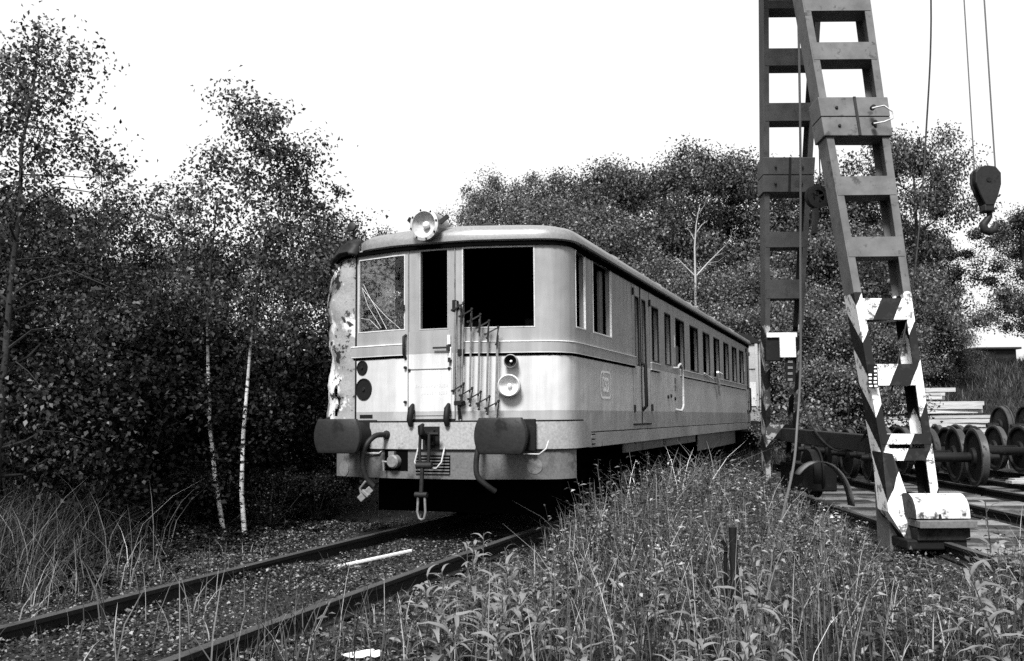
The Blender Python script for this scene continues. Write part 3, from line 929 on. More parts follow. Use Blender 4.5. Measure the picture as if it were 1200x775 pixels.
# crumpled corner sheet, front left
def corner():
    b = MB(); na, nz = 24, 48
    rr = random.Random(3)
    A0, A1 = -a_t(.75), a_s(-1.045)
    for j in range(nz + 1):
        z = .98 + (3.16 - .98) * j / nz
        for i in range(na + 1):
            u = i / na
            a = A0 + (A1 - A0) * u
            k = math.sin(u * PI) ** .7
            o_ = .012 + k * (.10 + .018 * math.sin(z * 5 + 2 * u) + .014 * math.sin(z * 13.3 + u * 7)) + (rr.uniform(-.008, .008) * k)
            if z > 2.9: o_ -= .18 * (z - 2.9) * k * 2
            if u > .93: o_ = .006
            b.v.append(tuple(on(a, z + rr.uniform(-.008, .008), o_)))
    for j in range(nz):
        for i in range(na):
            z = .98 + (3.16 - .98) * (j + .5) / nz
            tear = (i == 18 + (j // 3) % 2 and 1.3 < z < 1.62) or (i == 15 and 2.55 < z < 2.74) or (j == 0 and rr.random() < .5)
            if tear: continue
            k = j * (na + 1) + i
            b.f.append((k, k + 1, k + na + 2, k + na + 1))
    o = b.build('crumpled_corner_sheet', M['peel'], car, 50)
    o['label'] = 'crumpled corner sheet with peeling white paint'
    s = o.modifiers.new('thick', 'SOLIDIFY'); s.thickness = .006; s.offset = -1
corner()
strip('torn_edge', a_s(-1.06), a_s(-1.045), 1.25, 3.14, .0, .012, M['black'])
q = MB()
rr = random.Random(9)
nn = 9
for i in range(nn + 1):
    for j in range(5):
        u = i / nn
        a = -a_t(.7) + (a_s(-1.0) + a_t(.7)) * u
        q.v.append(tuple(on(a, 3.10 + .055 * j + rr.uniform(-.012, .012) + .05 * math.sin(u * 9), .08 + .05 * math.sin(u * PI) + rr.uniform(-.03, .03) - .05 * (j == 4) - .02 * j)))
for i in range(nn):
    for j in range(4):
        q.f.append((i * 5 + j, i * 5 + j + 1, i * 5 + j + 6, i * 5 + j + 5))
o_ = q.build('crushed_cornice', M['dark'], car, 30); o_.modifiers.new('t', 'SOLIDIFY').thickness = .01

# side doors, handrails, emblem
for t0, t1, zb in ((3.16, 4.28, 1.175), (16.35, 17.2, 1.1)):
    dr = strip('side_door', a_t(t0), a_t(t1), zb, 1.975, .0, .004, M['paint'])
    mid = (t0 + t1) / 2
    strip('door_gap', a_t(t0) - .006, a_t(t0) + .006, zb, 3.13, .0, .006, M['gate'], dr)
    strip('door_gap', a_t(t1) - .006, a_t(t1) + .006, zb, 3.13, .0, .006, M['gate'], dr)
    strip('door_gap', a_t(mid - .05) - .018, a_t(mid - .05) + .018, zb, 3.13, .0, .010, M['black'], dr)
    strip('door_gap', a_t(t0) - .02, a_t(t1) + .02, zb - .022, zb, .0, .008, M['black'], dr)
    q = MB(); q.tube([on(a_t(mid - .02), 2.02, .0), on(a_t(mid - .02), 2.0, .06), on(a_t(mid + .0), 1.42, .06), on(a_t(mid + .0), 1.36, .0)], .026, 8); q.build('door_bar', M['black'], dr, 50)
    for t_, z in ((t0 + .02, 1.38), (t1 + .04, 1.40), (t0 + .03, 3.0), (t1 + .0, 2.95)):
        MB().box(on(a_t(t_), z, .015), (.03, .05, .10)).build('hinge', M['dark'], dr, bevel=.005)
q = MB(); t_ = 6.15
hp = [(t_, 2.07, 0), (t_, 2.07, .08), (t_ + .02, 2.11, .085), (t_ + .18, 2.14, .085), (t_ + .32, 2.10, .085), (t_ + .36, 2.02, .085), (t_ + .36, 1.46, .085), (t_ + .30, 1.40, .085), (t_ + .16, 1.36, .085), (t_ + .10, 1.38, .0)]
q.tube([on(a_t(a), z, o_) for a, z, o_ in hp], .021, 7); q.build('handrail', M['frame'], car, 60)
for t_, z in ((6.26, 1.86), (6.26, 1.74)): strip('label_plate', a_t(t_ - .08), a_t(t_ + .06), z - .045, z + .045, .001, .008, M['gate'])
for t_, z in ((5.85, 1.60), (6.2, 1.56), (5.6, 1.58)): MB().lathe([(.03, 0), (.03, .02)], on(a_t(t_), z, 0), (1, 0, 0), 10).build('lock', M['black'], car)
q = MB(); q.tube([on(a_t(9.05), 2.10, .05), on(a_t(9.9), 2.0, .10)], .015, 6); q.build('bent_mirror_arm', M['frame'], car, 50)
q = MB(); q.tube([on(a_t(10.5), 2.18, .10), on(a_t(11.05), 1.72, .06)], .03, 6); q.tube([on(a_t(10.5), 2.18, .10), on(a_t(11.2), 2.16, .09)], .025, 6)
q.build('bent_mirror_arm', M['white'], car, 50)
# emblem: three letters in a rounded frame, faded
q = MB(); T0, T1, Z0, Z1 = 1.42, 1.93, 1.49, 1.83
pts = []
for cx, cz, a0 in ((T1 - .09, Z1 - .09, 0), (T0 + .09, Z1 - .09, PI / 2), (T0 + .09, Z0 + .09, PI), (T1 - .09, Z0 + .09, 1.5 * PI)):
    for k in range(6): an = a0 + PI / 2 * k / 5; pts.append((cx + .09 * math.cos(an), cz + .09 * math.sin(an)))
n = len(pts)
cx, cz = (T0 + T1) / 2, (Z0 + Z1) / 2
for (x, z) in pts:
    f = .90
    q.v += [(1.4535, x, z), (1.4535, cx + (x - cx) * f, cz + (z - cz) * (f - .05))]
for i in range(n): q.f.append((2 * i, 2 * ((i + 1) % n), 2 * ((i + 1) % n) + 1, 2 * i + 1))
em = q.build('emblem_frame', M['letter'], car)
tx = bpy.data.curves.new('emblem_text', 'FONT'); tx.body = 'ČSD'; tx.size = .205; tx.align_x = 'CENTER'; tx.extrude = .0005; tx.space_character = 1.02; tx.offset = .004
to = bpy.data.objects.new('tmp', tx); C.objects.link(to)
bpy.context.view_layer.update()
me = bpy.data.meshes.new_from_object(to.evaluated_get(bpy.context.evaluated_depsgraph_get()))
bpy.data.objects.remove(to)
me.materials.append(M['letter'])
lo = link('emblem_letters', me, em)
lo.matrix_local = Matrix.Translation((1.4538, cx, cz - .085)) @ Matrix(((0, 0, 1, 0), (1, 0, 0, 0), (0, 1, 0, 0), (0, 0, 0, 1))) @ Matrix.Diagonal((.78, 1.2, 1, 1))

# underframe: sole bars, tanks, bogies with wheels and axle boxes
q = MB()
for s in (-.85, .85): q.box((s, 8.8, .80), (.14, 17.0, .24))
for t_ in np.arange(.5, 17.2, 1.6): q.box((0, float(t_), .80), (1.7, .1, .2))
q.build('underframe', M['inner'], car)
MB().box((0, .75, .40), (2.3, .06, .46)).build('added_shade_sheet', M['inner'], car)  # added dark sheet that hides the wheels, standing for the shade underneath
MB().box((0, 6.0, .45), (.08, 9.0, .6)).build('added_shade_board', M['inner'], car)  # added dark board to deepen the blackness below the floor
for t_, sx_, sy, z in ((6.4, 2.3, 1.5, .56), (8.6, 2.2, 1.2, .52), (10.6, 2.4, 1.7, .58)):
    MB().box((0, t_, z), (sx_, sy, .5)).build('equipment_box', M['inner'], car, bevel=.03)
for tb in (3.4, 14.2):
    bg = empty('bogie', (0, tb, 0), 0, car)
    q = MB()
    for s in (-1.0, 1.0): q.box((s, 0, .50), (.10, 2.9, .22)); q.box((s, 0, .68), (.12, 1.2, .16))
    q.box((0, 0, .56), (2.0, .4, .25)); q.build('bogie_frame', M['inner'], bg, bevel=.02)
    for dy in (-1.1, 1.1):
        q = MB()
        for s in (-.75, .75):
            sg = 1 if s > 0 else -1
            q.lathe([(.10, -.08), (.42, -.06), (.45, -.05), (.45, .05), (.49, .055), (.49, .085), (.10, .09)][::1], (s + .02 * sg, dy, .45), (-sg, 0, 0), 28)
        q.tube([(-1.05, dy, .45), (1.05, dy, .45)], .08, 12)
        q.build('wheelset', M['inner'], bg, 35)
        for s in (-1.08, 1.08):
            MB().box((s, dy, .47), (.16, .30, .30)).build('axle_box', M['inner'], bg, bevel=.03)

# ================================================================== THE GANTRY CRANE
CB = Vector((4.35, 12.5, 0))
crane = tag(empty('gantry_crane', CB), 'tall steel gantry crane with ladder-like legs, striped black and white near the ground', 'crane')
def proj_y(p):
    d = Vector(p) - Vector((0, 0, CAMH)); z = d.dot(fw)
    return 387.5 - FPX * d.dot(up) / z
def make_leg(P0, P1, Q0, Q1, battens, joint, zlow, ztop, name_mat='crane', depth=.36, side=.085, shift=Vector((0, 0, 0)), sgn=1):
    lg = empty('leg', (0, 0, 0), 0, crane)
    def ext(A, B, z): return A + (B - A) * ((z - A.z) / (B.z - A.z))
    PL0, PL1, PR0, PR1 = ext(P0, P1, zlow), ext(P0, P1, ztop), ext(Q0, Q1, zlow), ext(Q0, Q1, ztop)
    D = Vector((.044, 1, 0)).normalized() * depth
    off = shift - CB
    def lerp_at(py, A, B):
        lo, hi = -.2, 1.3
        for _ in range(40):
            m_ = (lo + hi) / 2
            if proj_y(A.lerp(B, m_)) > py: lo = m_
            else: hi = m_
        return A.lerp(B, lo)
    for A, B, sg in ((PL0, PL1, 1), (PR0, PR1, -1)):
        x = Vector((sg, 0, 0)); q = MB(); tk = .014
        def slab(o0, w0, dd0, dd1):
            q.hexa([p + off for p in (A + x * o0 + D * dd0, A + x * w0 + D * dd0, A + x * w0 + D * dd1, A + x * o0 + D * dd1, B + x * o0 + D * dd0, B + x * w0 + D * dd0, B + x * w0 + D * dd1, B + x * o0 + D * dd1)])
        slab(0, tk, 0, 1); slab(tk, side, 0, .05); slab(tk, side, .95, 1)
        q.build('stringer', M[name_mat], lg)
    for (ya, yb) in battens:
        L0, L1, R0, R1 = lerp_at(yb, PL0, PL1), lerp_at(ya, PL0, PL1), lerp_at(yb, PR0, PR1), lerp_at(ya, PR0, PR1)
        R0 = R0 + Vector((0, 0, L0.z - R0.z)); R1 = R1 + Vector((0, 0, L1.z - R1.z))
        w = Vector((.0165, 0, 0)); f = D * -.012
        q = MB(); q.hexa([p + off for p in (L0 + w + f, R0 - w + f, R0 - w + D * .93, L0 + w + D * .93, L1 + w + f, R1 - w + f, R1 - w + D * .93, L1 + w + D * .93)])
        q.build('batten_plate', M[name_mat], lg)
    for (ya, yb) in joint:
        L0, L1, R0, R1 = lerp_at(yb, PL0, PL1), lerp_at(ya, PL0, PL1), lerp_at(yb, PR0, PR1), lerp_at(ya, PR0, PR1)
        w = Vector((.03, 0, 0))
        for k0, k1 in ((0, .48), (.50, 1)):
            a0, a1, b0, b1 = L0.lerp(L1, k0), L0.lerp(L1, k1), R0.lerp(R1, k0), R0.lerp(R1, k1)
            q = MB(); q.hexa([p + off for p in (a0 - w + D * -.10, b0 + w + D * -.10, b0 + w + D * 1.05, a0 - w + D * 1.05, a1 - w + D * -.10, b1 + w + D * -.10, b1 + w + D * 1.05, a1 - w + D * 1.05)])
            q.build('joint_collar', M[name_mat], lg, bevel=.008)
        c = L0.lerp(R0, .52); c1 = L1.lerp(R1, .52)
        MB().bar(c + D * -.11 + off, c1 + D * -.11 + off, .02, .03).build('collar_rib', M['dark'], lg)
        for u in (.22, .78):
            for v in (.25, .72):
                p = L0.lerp(R0, u).lerp(L1.lerp(R1, u), v) + D * -.11 + off
                MB().lathe([(.018, 0), (.018, .014), (.012, .02)], p, -D, 8).build('bolt', M['dark'], lg)
    return lg, (PL0, PL1, PR0, PR1, D)
PR = [at(1046, 600, 10.1), at(940, 0, 11.3), at(1102, 590, 10.1), at(1020, 0, 11.3)]
PLg = [at(898, 575, 15), at(895, 0, 13), at(930, 575, 15), at(963, 0, 13)]
legR, gR = make_leg(*PR, [(-40, -20), (-6, 13), (50, 70), (207, 229), (278, 301), (350, 375), (427, 452), (509, 521), (526, 540)], [(115, 160)], .22, 8.3)
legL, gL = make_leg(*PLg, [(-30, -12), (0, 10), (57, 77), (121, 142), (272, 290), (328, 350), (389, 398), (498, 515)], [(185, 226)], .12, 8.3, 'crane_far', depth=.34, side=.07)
# the far end frame of the gantry, out of the picture to the right
sh = Vector((10.4, 0, 0))
make_leg(*PR, [(50, 70), (207, 229), (350, 375)], [(115, 160)], .22, 8.3, shift=sh)
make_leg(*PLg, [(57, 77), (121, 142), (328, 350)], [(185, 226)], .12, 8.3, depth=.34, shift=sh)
def cl(p): return Vector(p) - CB
q = MB()
for Y in (11.75, 12.65): q.box(cl((9.1, Y, 8.55)), (12.6, .3, .6))
for X in (3.2, 5, 7, 9, 11, 13, 15): q.box(cl((X, 12.2, 8.45)), (.2, .95, .25))
q.build('bridge_girder', M['dark'], crane)
MB().box(cl((6.15, 12.2, 8.98)), (1.2, 1.3, .25)).build('trolley', M['dark'], crane, bevel=.03)
# foot of the near leg: striped knee, wheel guard, truck
def footY(x): return Vector(x) - CB
yb = 9.78
q = MB()
gc = at(1094, 603, yb)
prof = []
for k in range(13):
    an = PI * k / 12; prof.append((gc.y - .20 * math.cos(an), gc.z - .02 + .23 * math.sin(an) ** .8))
prof2 = [(y_, z_) for y_, z_ in prof]
xl, xr = at(1064, 600, yb).x, at(1126, 600, yb).x
q.prism([Vector((0, y_, z_)) - Vector((0, CB.y, CB.z)) for y_, z_ in prof2], (xl - CB.x, 0, 0), (xr - CB.x, 0, 0))
wg = q.build('wheel_guard', M['peelwhite'], crane, 40)
MB().prism([Vector((0, gc.y + (y_ - gc.y) * 1.03, gc.z + (z_ - gc.z) * 1.03)) - Vector((0, CB.y, 0)) for y_, z_ in prof2], (xl - .022 - CB.x, 0, 0), (xl - .002 - CB.x, 0, 0)).build('guard_end_plate', M['dark'], wg)
zt = gc.z - .025
MB().box(cl(((xl + xr) / 2 + .01, yb + .02, zt - .045)), (xr - xl + .03, .62, .07)).build('bed_plate', M['apron'], crane, bevel=.006)
MB().box(cl(((xl + xr) / 2, yb + .05, zt - .15)), (xr - xl - .01, .5, .12)).build('truck_beam', M['dark'], crane, bevel=.01)
MB().box(cl(((xl + xr) / 2 - .06, yb + .10, (zt - .21 + -.05) / 2)), (xr - xl + .06, .55, zt - .21 + .06)).build('wheel_truck', M['black'], crane, bevel=.015)
q = MB(); q.lathe([(.05, -.08), (.17, -.06), (.17, .05), (.20, .055), (.20, .08), (.05, .09)], cl(((xl + xr) / 2 - .1, yb - .02, .2)), (1, 0, 0), 24); q.build('crane_wheel', M['wheel'], crane, 40)
# striped knee plate running down the left of the foot
A = at(1030, 512, 10.02); B_ = at(1050, 560, 9.95); C_ = at(1078, 622, 9.75); E_ = at(1046, 640, 9.85)
D = Vector((.02, .34, 0))
q = MB(); q.prism([cl(at(1034, 530, 10.0)), cl(at(1046, 532, 10.0)), cl(at(1079, 625, 9.72)), cl(at(1066, 640, 9.72)), cl(at(1041, 600, 9.85))], (0, 0, 0), D); q.build('knee_plate', M['crane'], crane)
q = MB(); q.prism([cl(at(1040, 572, 9.98)), cl(at(1047, 590, 9.98)), cl(at(1062, 672, 9.9)), cl(at(1046, 668, 9.98))], (0, .02, 0), (0, .36, 0)); q.build('leg_shoe', M['apron'], crane)
# tie beam between the two legs, and arched guard of the far wheel
a = (gR[0] + gR[2]) / 2; 
q = MB(); q.bar(cl((4.2, 10.45, .92)), cl((4.15, 14.9, .98)), .16, .2); q.build('tie_beam', M['dark'], crane, bevel=.01)
q = MB(); n = 12
for k in range(n + 1):
    an = PI * (.02 + .72 * k / n)
    c0 = at(957, 572, 13.6); rr_ = .46
    y_ = 13.6 ; 
    p = Vector((c0.x + rr_ * math.cos(an) * .98, 13.5, -.02 + .66 * math.sin(an)))
    q.v += [tuple(cl(p + Vector((0, d_, 0)))) for d_ in (-.12, .12)] 
for k in range(n): q.f.append((2 * k, 2 * k + 1, 2 * k + 3, 2 * k + 2))
ag = q.build('arched_guard', M['apron'], crane, 60); s_ = ag.modifiers.new('t', 'SOLIDIFY'); s_.thickness = .02
MB().lathe([(.05, -.08), (.34, -.06), (.34, .05), (.38, .055), (.38, .08), (.05, .09)], cl(crail(3.83, 14.6) + Vector((0, 0, .42))), (1, 0, 0), 28).build('crane_wheel', M['wheel'], crane, 40)
MB().box(cl(crail(3.85, 14.9) + Vector((0, 0, .35))), (.5, 1.2, .4)).build('wheel_truck', M['black'], crane, bevel=.02)
# boxes and plates on the far leg
MB().box(cl(at(906, 410, 14.15)), (.24, .12, .34)).build('switch_box', M['black'], crane, bevel=.01)
MB().box(cl(at(923, 405, 14.05)), (.23, .04, .35)).build('notice_plate', M['white'], crane, bevel=.004)
MB().box(cl(at(916, 393, 14.08)), (.44, .05, .07)).build('bracket_bar', M['white'], crane, bevel=.008)
mp = MB().box(cl(at(926, 434, 14.1)), (.13, .03, .34)).build('marking_plate', M['black'], crane)
for k in range(4): MB().box(cl(at(926, 424 + k * 7, 14.08)), (.07, .012, .035)).build('marking', M['gate'], mp)
q = MB(); q.tube([cl(at(918, 390, 14.2)), cl(at(955, 397, 14.1))], .02, 6); q.build('bracket_rod', M['dark'], crane)
# sign plate with small white marks on the near leg
sp = MB().box(cl(at(1023, 441, 10.28)), (.10, .012, .25)).build('sign_plate', M['black'], crane)
r = random.Random(2)
for i in range(2):
    for j in range(6):
        if r.random() < .9: MB().box(cl(at(1020.0 + i * 6 + r.uniform(-.5, .5), 430.5 + j * 4.4, 10.27)), (r.uniform(.022, .035), .006, r.uniform(.014, .024))).build('marking', M['white'], sp)
# cable clamp loop on the joint collar
q = MB(); c = at(1033, 130, 10.85)
lp = [at(1022, 127, 10.8), at(1036, 124, 10.75), at(1046, 131, 10.75), at(1046, 139, 10.75), at(1036, 143, 10.75), at(1024, 145, 10.8)]
q.tube([cl(p) for p in lp], .010, 6); q.build('earth_loop', M['frame'], crane, 60)
for x_, y_ in ((1022, 127), (1024, 145)): MB().lathe([(.03, 0), (.03, .05)], cl(at(x_, y_, 10.86)), (0, -1, 0), 10).build('earth_bolt', M['dark'], crane)
# sheave with bracket beside the far leg
pc = at(957, 231, 13.3)
q = MB(); q.lathe([(.09, -.05), (.13, -.05), (.165, -.045), (.15, 0), (.165, .045), (.13, .05), (.09, .05)], cl(pc), (.25, -1, 0), 26, False, False); sh_ = q.build('sheave', M['dark'], crane, 40)
q = MB()
for k in range(3): an = k * PI / 3 + .3; q.bar(cl(pc) + Vector((math.cos(an) * .15, 0, math.sin(an) * .15)), cl(pc) - Vector((math.cos(an) * .15, 0, math.sin(an) * .15)), .03, .03)
q.build('spoke', M['dark'], sh_)
MB().bar(cl(pc) + Vector((0, .02, 0)), cl(at(954, 275, 13.3)), .12, .06).build('sheave_bracket', M['dark'], crane, bevel=.01)
# ropes
def rope(name, pts, r_, mat='rope', parent=crane):
    P = [cl(p) if parent is crane else Vector(p) for p in pts]; sm = []
    for i in range(len(P) - 1):
        for k in range(8):
            t_ = k / 8; p0 = P[max(i - 1, 0)]; p1 = P[i]; p2 = P[i + 1]; p3 = P[min(i + 2, len(P) - 1)]
            sm.append(.5 * ((2 * p1) + (p2 - p0) * t_ + (2 * p0 - 5 * p1 + 4 * p2 - p3) * t_ ** 2 + (3 * p1 - p0 - 3 * p2 + p3) * t_ ** 3))
    sm.append(P[-1])
    return MB().tube(sm, r_, 6).build(name, M[mat], parent, 60)
hb = at(1155, 218, 12.2)
rope('hoist_rope', [at(1142, 200, 12.2), Vector((at(1142, 200, 12.2).x - .04, 12.2, 8.9))], .008)
rope('hoist_rope', [at(1166.5, 200, 12.2), Vector((at(1166.5, 200, 12.2).x - .05, 12.2, 8.9))], .010)
rope('pull_rope', [Vector((5.15, 11.4, 8.6)), at(1091, 0, 11.3), at(1085, 160, 11.0), at(1074, 300, 10.7), at(1060, 390, 10.5), at(1040, 478, 10.4)], .010, 'dark')
rope('pull_rope', [Vector((at(958, 0, 13.3).x, 13.3, 8.5)), at(961, 215, 13.3)], .009, 'dark')
rope('power_cable', [Vector((at(934, 0, 13).x, 13, 8.4)), at(935, 0, 12.9), at(938, 180, 13.1), at(938, 320, 13.3), at(938, 430, 13.4), at(934, 500, 13.2), at(930, 545, 12.6), at(918, 600, 11.0), at(906, 655, 8.8), at(893, 678, 7.6), at(880, 682, 7.3), at(871, 668, 7.2)], .017, 'rope')
rope('slack_cable', [at(938, 462, 13.9), at(952, 500, 13.2), at(975, 525, 12.5), at(1000, 527, 11.8), at(1016, 505, 11.2), at(1028, 478, 10.5)], .016, 'dark')
# hook block: its own thing hanging from the ropes
hk = tag(empty('crane_hook', hb), 'dark pulley block with hook hanging on two ropes at far right', 'hook')
q = MB()
for dy in (-.07, .07):
    pts = [(-.16, .17), (-.10, .235), (.0, .25), (.10, .235), (.165, .15), (.16, 0), (.11, -.16), (.06, -.27), (-.05, -.27), (-.11, -.13), (-.165, .03)]
    q.prism([Vector((x, dy, z)) for x, z in pts], (0, -.02, 0), (0, .02, 0))
    q.build('cheek_plate', M['dark'], hk, bevel=.012); q = MB()
MB().lathe([(.05, -.045), (.15, -.045), (.13, 0), (.15, .045), (.05, .045)], (0, 0, .06), (0, 1, 0), 24).build('sheave', M['wheel'], hk, 40)
MB().lathe([(.03, -.10), (.03, .10)], (0, 0, .06), (0, 1, 0), 12).build('axle_pin', M['wheel'], hk, 40)
MB().box((0, 0, -.30), (.13, .16, .10)).build('crosshead', M['dark'], hk, bevel=.02)
q = MB(); hp = [(.03, -.30), (.03, -.40), (.0, -.44), (-.055, -.50), (-.045, -.575), (.02, -.60), (.085, -.575), (.105, -.51), (.10, -.465)]
q.tube([(x, 0, z) for x, z in hp], [.035, .035, .042, .052, .056, .054, .045, .03, .012], 10); q.build('hook', M['dark'], hk, 60)

# ================================================================== WHEELSETS, PLANKS, OTHER YARD THINGS
def make_wheelset():
    w = empty('wheelset', (0, 0, 0))
    q = MB(); q.lathe([(.05, -1.12), (.055, -1.0), (.075, -.99), (.075, -.72), (.085, -.70), (.08, .0), (.085, .70), (.075, .72), (.075, .99), (.055, 1.0), (.05, 1.12)], (0, 0, .5), (1, 0, 0), 14); q.build('axle', M['wheel'], w, 35)
    for sg in (-1, 1):
        q = MB(); q.lathe([(.08, -.10), (.15, -.09), (.17, -.04), (.40, -.02), (.42, -.06), (.455, -.065), (.46, -.06), (.46, .06), (.415, .065), (.40, .03), (.17, .06), (.14, .10), (.08, .10)], (sg * .76, 0, .5), (sg, 0, 0), 30, False, False)
        wh = q.build('wheel', M['wheel'], w, 35)
        q = MB(); q.lathe([(.462, -.03), (.468, .066), (.44, .068)], (sg * .76, 0, .5), (sg, 0, 0), 30, False, False); q.lathe([(.461, -.062), (.495, -.055), (.495, -.035), (.462, -.03)], (sg * .76, 0, .5), (sg, 0, 0), 30, False, False); q.build('tyre', M['tread'], wh, 35)
    return w
ws0 = make_wheelset()
spots = []
names = {}
for i, Y in enumerate((16.6, 17.75, 18.9, 20.0, 21.2, 22.4)): spots.append((6.47, Y, 0, 'inner', i))
for i, Y in enumerate((18.2, 19.3, 20.4, 21.6, 22.7, 23.9)): spots.append((8.95, Y + .8, 0, 'outer', i))
spots.append((11.2, 21.4, .45, 'upper', 0)); spots.append((11.4, 23.1, .45, 'upper', 1))
ords = ['nearest', 'second', 'third', 'fourth', 'fifth', 'farthest']
for k, (off, Y, z, row, i) in enumerate(spots):
    w = ws0 if k == 0 else copy_tree(ws0)
    p = crail(off, Y); w.location = (p.x, p.y, .035 + z); w.rotation_euler = (random.uniform(0, 0), 0, -CR_ANG + random.uniform(-.09, .09)); w.location.x += random.uniform(-.12, .12) if row != 'upper' else 0
    if row == 'upper': lab = 'rusty wheelset laid on top of the row at right edge, ' + ('nearer one' if i == 0 else 'farther one')
    else: lab = 'rusty railway wheelset, %s in the row %s' % (ords[i], 'seen between the crane legs' if row == 'inner' else 'right of the crane')
    tag(w, lab, 'wheelset', 'wheelsets stored on the yard tracks')

# stack of weathered planks behind the wheelsets: each board its own object
PK = [MB().box((0, 0, 0), (l_, .26, .10)).mesh('plank', M['plank']) for l_ in (1.9, 2.5, 2.2, 2.8)]
base = at(1072, 490, 26.0)
r = random.Random(5)
zb = gzf(base.x, base.y)
layers = 15; ztop = at(1092, 453, 26).z
zz = zb + .05; k = 0
while zz < ztop + .02:
    f = (zz - zb) / (ztop - zb)
    nb = 4
    for j in range(nb):
        ln = 0 if f > .85 else r.randrange(4)
        o = link('plank', PK[3 if f < .5 else (0 if f > .8 else 1)], None, (base.x + (.35 if f > .8 else 0) * -1 + r.uniform(-.22, .22) + (.3 if f < .6 else 0), 25.6 + j * .27 + r.uniform(-.03, .03), zz), (r.uniform(-.01, .01), r.uniform(-.008, .008), r.uniform(-.03, .03)))
        o.scale = (r.uniform(1.0, 1.4), 1, r.uniform(.75, 1.1))
        lv = 'top layer' if f > .9 else ('upper layers' if f > .55 else 'lower layers')
        tag(o, 'weathered pale plank in the %s of the timber stack' % lv, 'plank', 'planks in the %s of the timber stack' % lv)
    k += 1
    zz += .104 if k % 3 else .15
# flat boards lying on the yard in front of the wheelsets
PB = [MB().box((0, 0, 0), (l_, .22, .05)).mesh('board', M['plank']) for l_ in (3.6, 4.2)]
for i, Y in enumerate(np.arange(16.6, 18.0, .28)):
    p = crail(10.2 + r.uniform(-.3, .3), float(Y))
    o = link('board', PB[i % 2], None, (p.x, p.y, .02 + .07), (0, 0, r.uniform(-.05, .03)))
    tag(o, 'loose pale board lying flat on the yard below the right wheelsets', 'board', 'boards lying across the yard rails')

# iron post in the weeds
pp = atz(863, 742, -.12)
po = tag(empty('iron_post', (pp.x, pp.y, -.15)), 'short black iron post leaning out of the weeds in the foreground', 'post')
h_ = at(863, 618, pp.y).z + .15
MB().tube([(0, 0, 0), (-.005, 0, h_)], .027, 8).build('upright', M['black'], po, 60)
MB().tube([(-.06, .02, .2), (-.05, .02, h_ * .82), (-.07, .02, h_ * .88)], .013, 6).build('side_rod', M['black'], po, 60)
# white stick between the rails, litter at the bottom edge
a_ = atz(392, 665, -.10); b_ = atz(482, 645.5, -.06)
mid_ = (a_ + b_) / 2
q = MB(); q.bar(a_ - mid_, b_ - mid_, .035, .03); o = q.build('white_stick', M['white'], None, bevel=.008, loc=mid_); tag(o, 'white painted stick lying between the rails', 'stick')
q = MB(); gr = random.Random(8)
pl = [atz(400, 769, -.10), atz(425, 765, -.05), atz(452, 768, -.08), atz(446, 779, -.09), atz(404, 779, -.10)]
c_ = sum(pl, Vector()) / 5
for j in range(5):
    for i in range(7):
        e_ = .012 * math.sin(i * 1.9 + j) * math.cos(j * 1.4)
        q.v.append((-.12 + .04 * i + gr.uniform(-.014, .014), -.07 + .035 * j + gr.uniform(-.012, .012) + .01 * i, .015 + e_ + gr.uniform(-.008, .02)))
for j in range(4):
    for i in range(6):
        if (i, j) not in ((0, 0), (5, 3), (5, 0)): q.f.append((j * 7 + i, j * 7 + i + 1, j * 7 + i + 8, j * 7 + i + 7))
o = q.build('paper_scrap', M['paper'], None, loc=c_); tag(o, 'crumpled white paper scrap at the bottom edge', 'litter')

# wagon standing behind the railcar on the same track
wg2 = tag(empty('goods_wagon', TR @ Vector((0, 19.3, 0)), -TH), 'grey goods wagon with rounded roof standing beyond the railcar\'s far end', 'wagon')
q = MB(); q.box((0, 4.5, 2.25), (2.96, 9.0, 2.3)); q.build('body', M['wagon'], wg2, bevel=.03)
pr = [(1.52 * math.cos(PI * k / 12), 3.40 + .42 * math.sin(PI * k / 12)) for k in range(13)]
q = MB(); q.prism([Vector((x, 0, z)) for x, z in pr], (0, -.08, 0), (0, 9.08, 0)); q.build('roof', M['black'], wg2, 40)
for k in range(10):
    MB().box((1.50, .2 + k * .95, 2.25), (.05, .08, 2.28)).build('side_rib', M['wagon'], wg2)
for x in (.3, .9, 1.44): MB().box((x, -.03, 2.25), (.08, .06, 2.28)).build('end_rib', M['wagon'], wg2)
MB().box((1.2, -.02, 2.9), (.5, .03, .5)).build('end_panel', M['headstock'], wg2); MB().box((1.2, -.02, 1.9), (.5, .03, .7)).build('end_panel', M['frame'], wg2)
MB().box((1.5, 3.2, 1.65), (.06, 1.0, .45)).build('white_board', M['white'], wg2)
MB().box((0, -.04, .95), (2.9, .12, .28)).build('headstock', M['dark'], wg2); MB().box((0, 4.5, .9), (2.3, 8.8, .2)).build('underframe', M['black'], wg2)
for x in (-.9, .9): MB().lathe([(.11, 0), (.11, .3), (.2, .31), (.2, .35)], (x, -.1, 1.05), (0, -1, 0), 18).build('buffer', M['black'], wg2, 40)
for y_ in (1.5, 7.5):
    q = MB(); q.tube([(-1.0, y_, .48), (1.0, y_, .48)], .08, 10)
    for x in (-.75, .75): q.lathe([(.48, -.06), (.48, .06)], (x, y_, .48), (1, 0, 0), 24)
    q.build('wheelset', M['black'], wg2, 40)

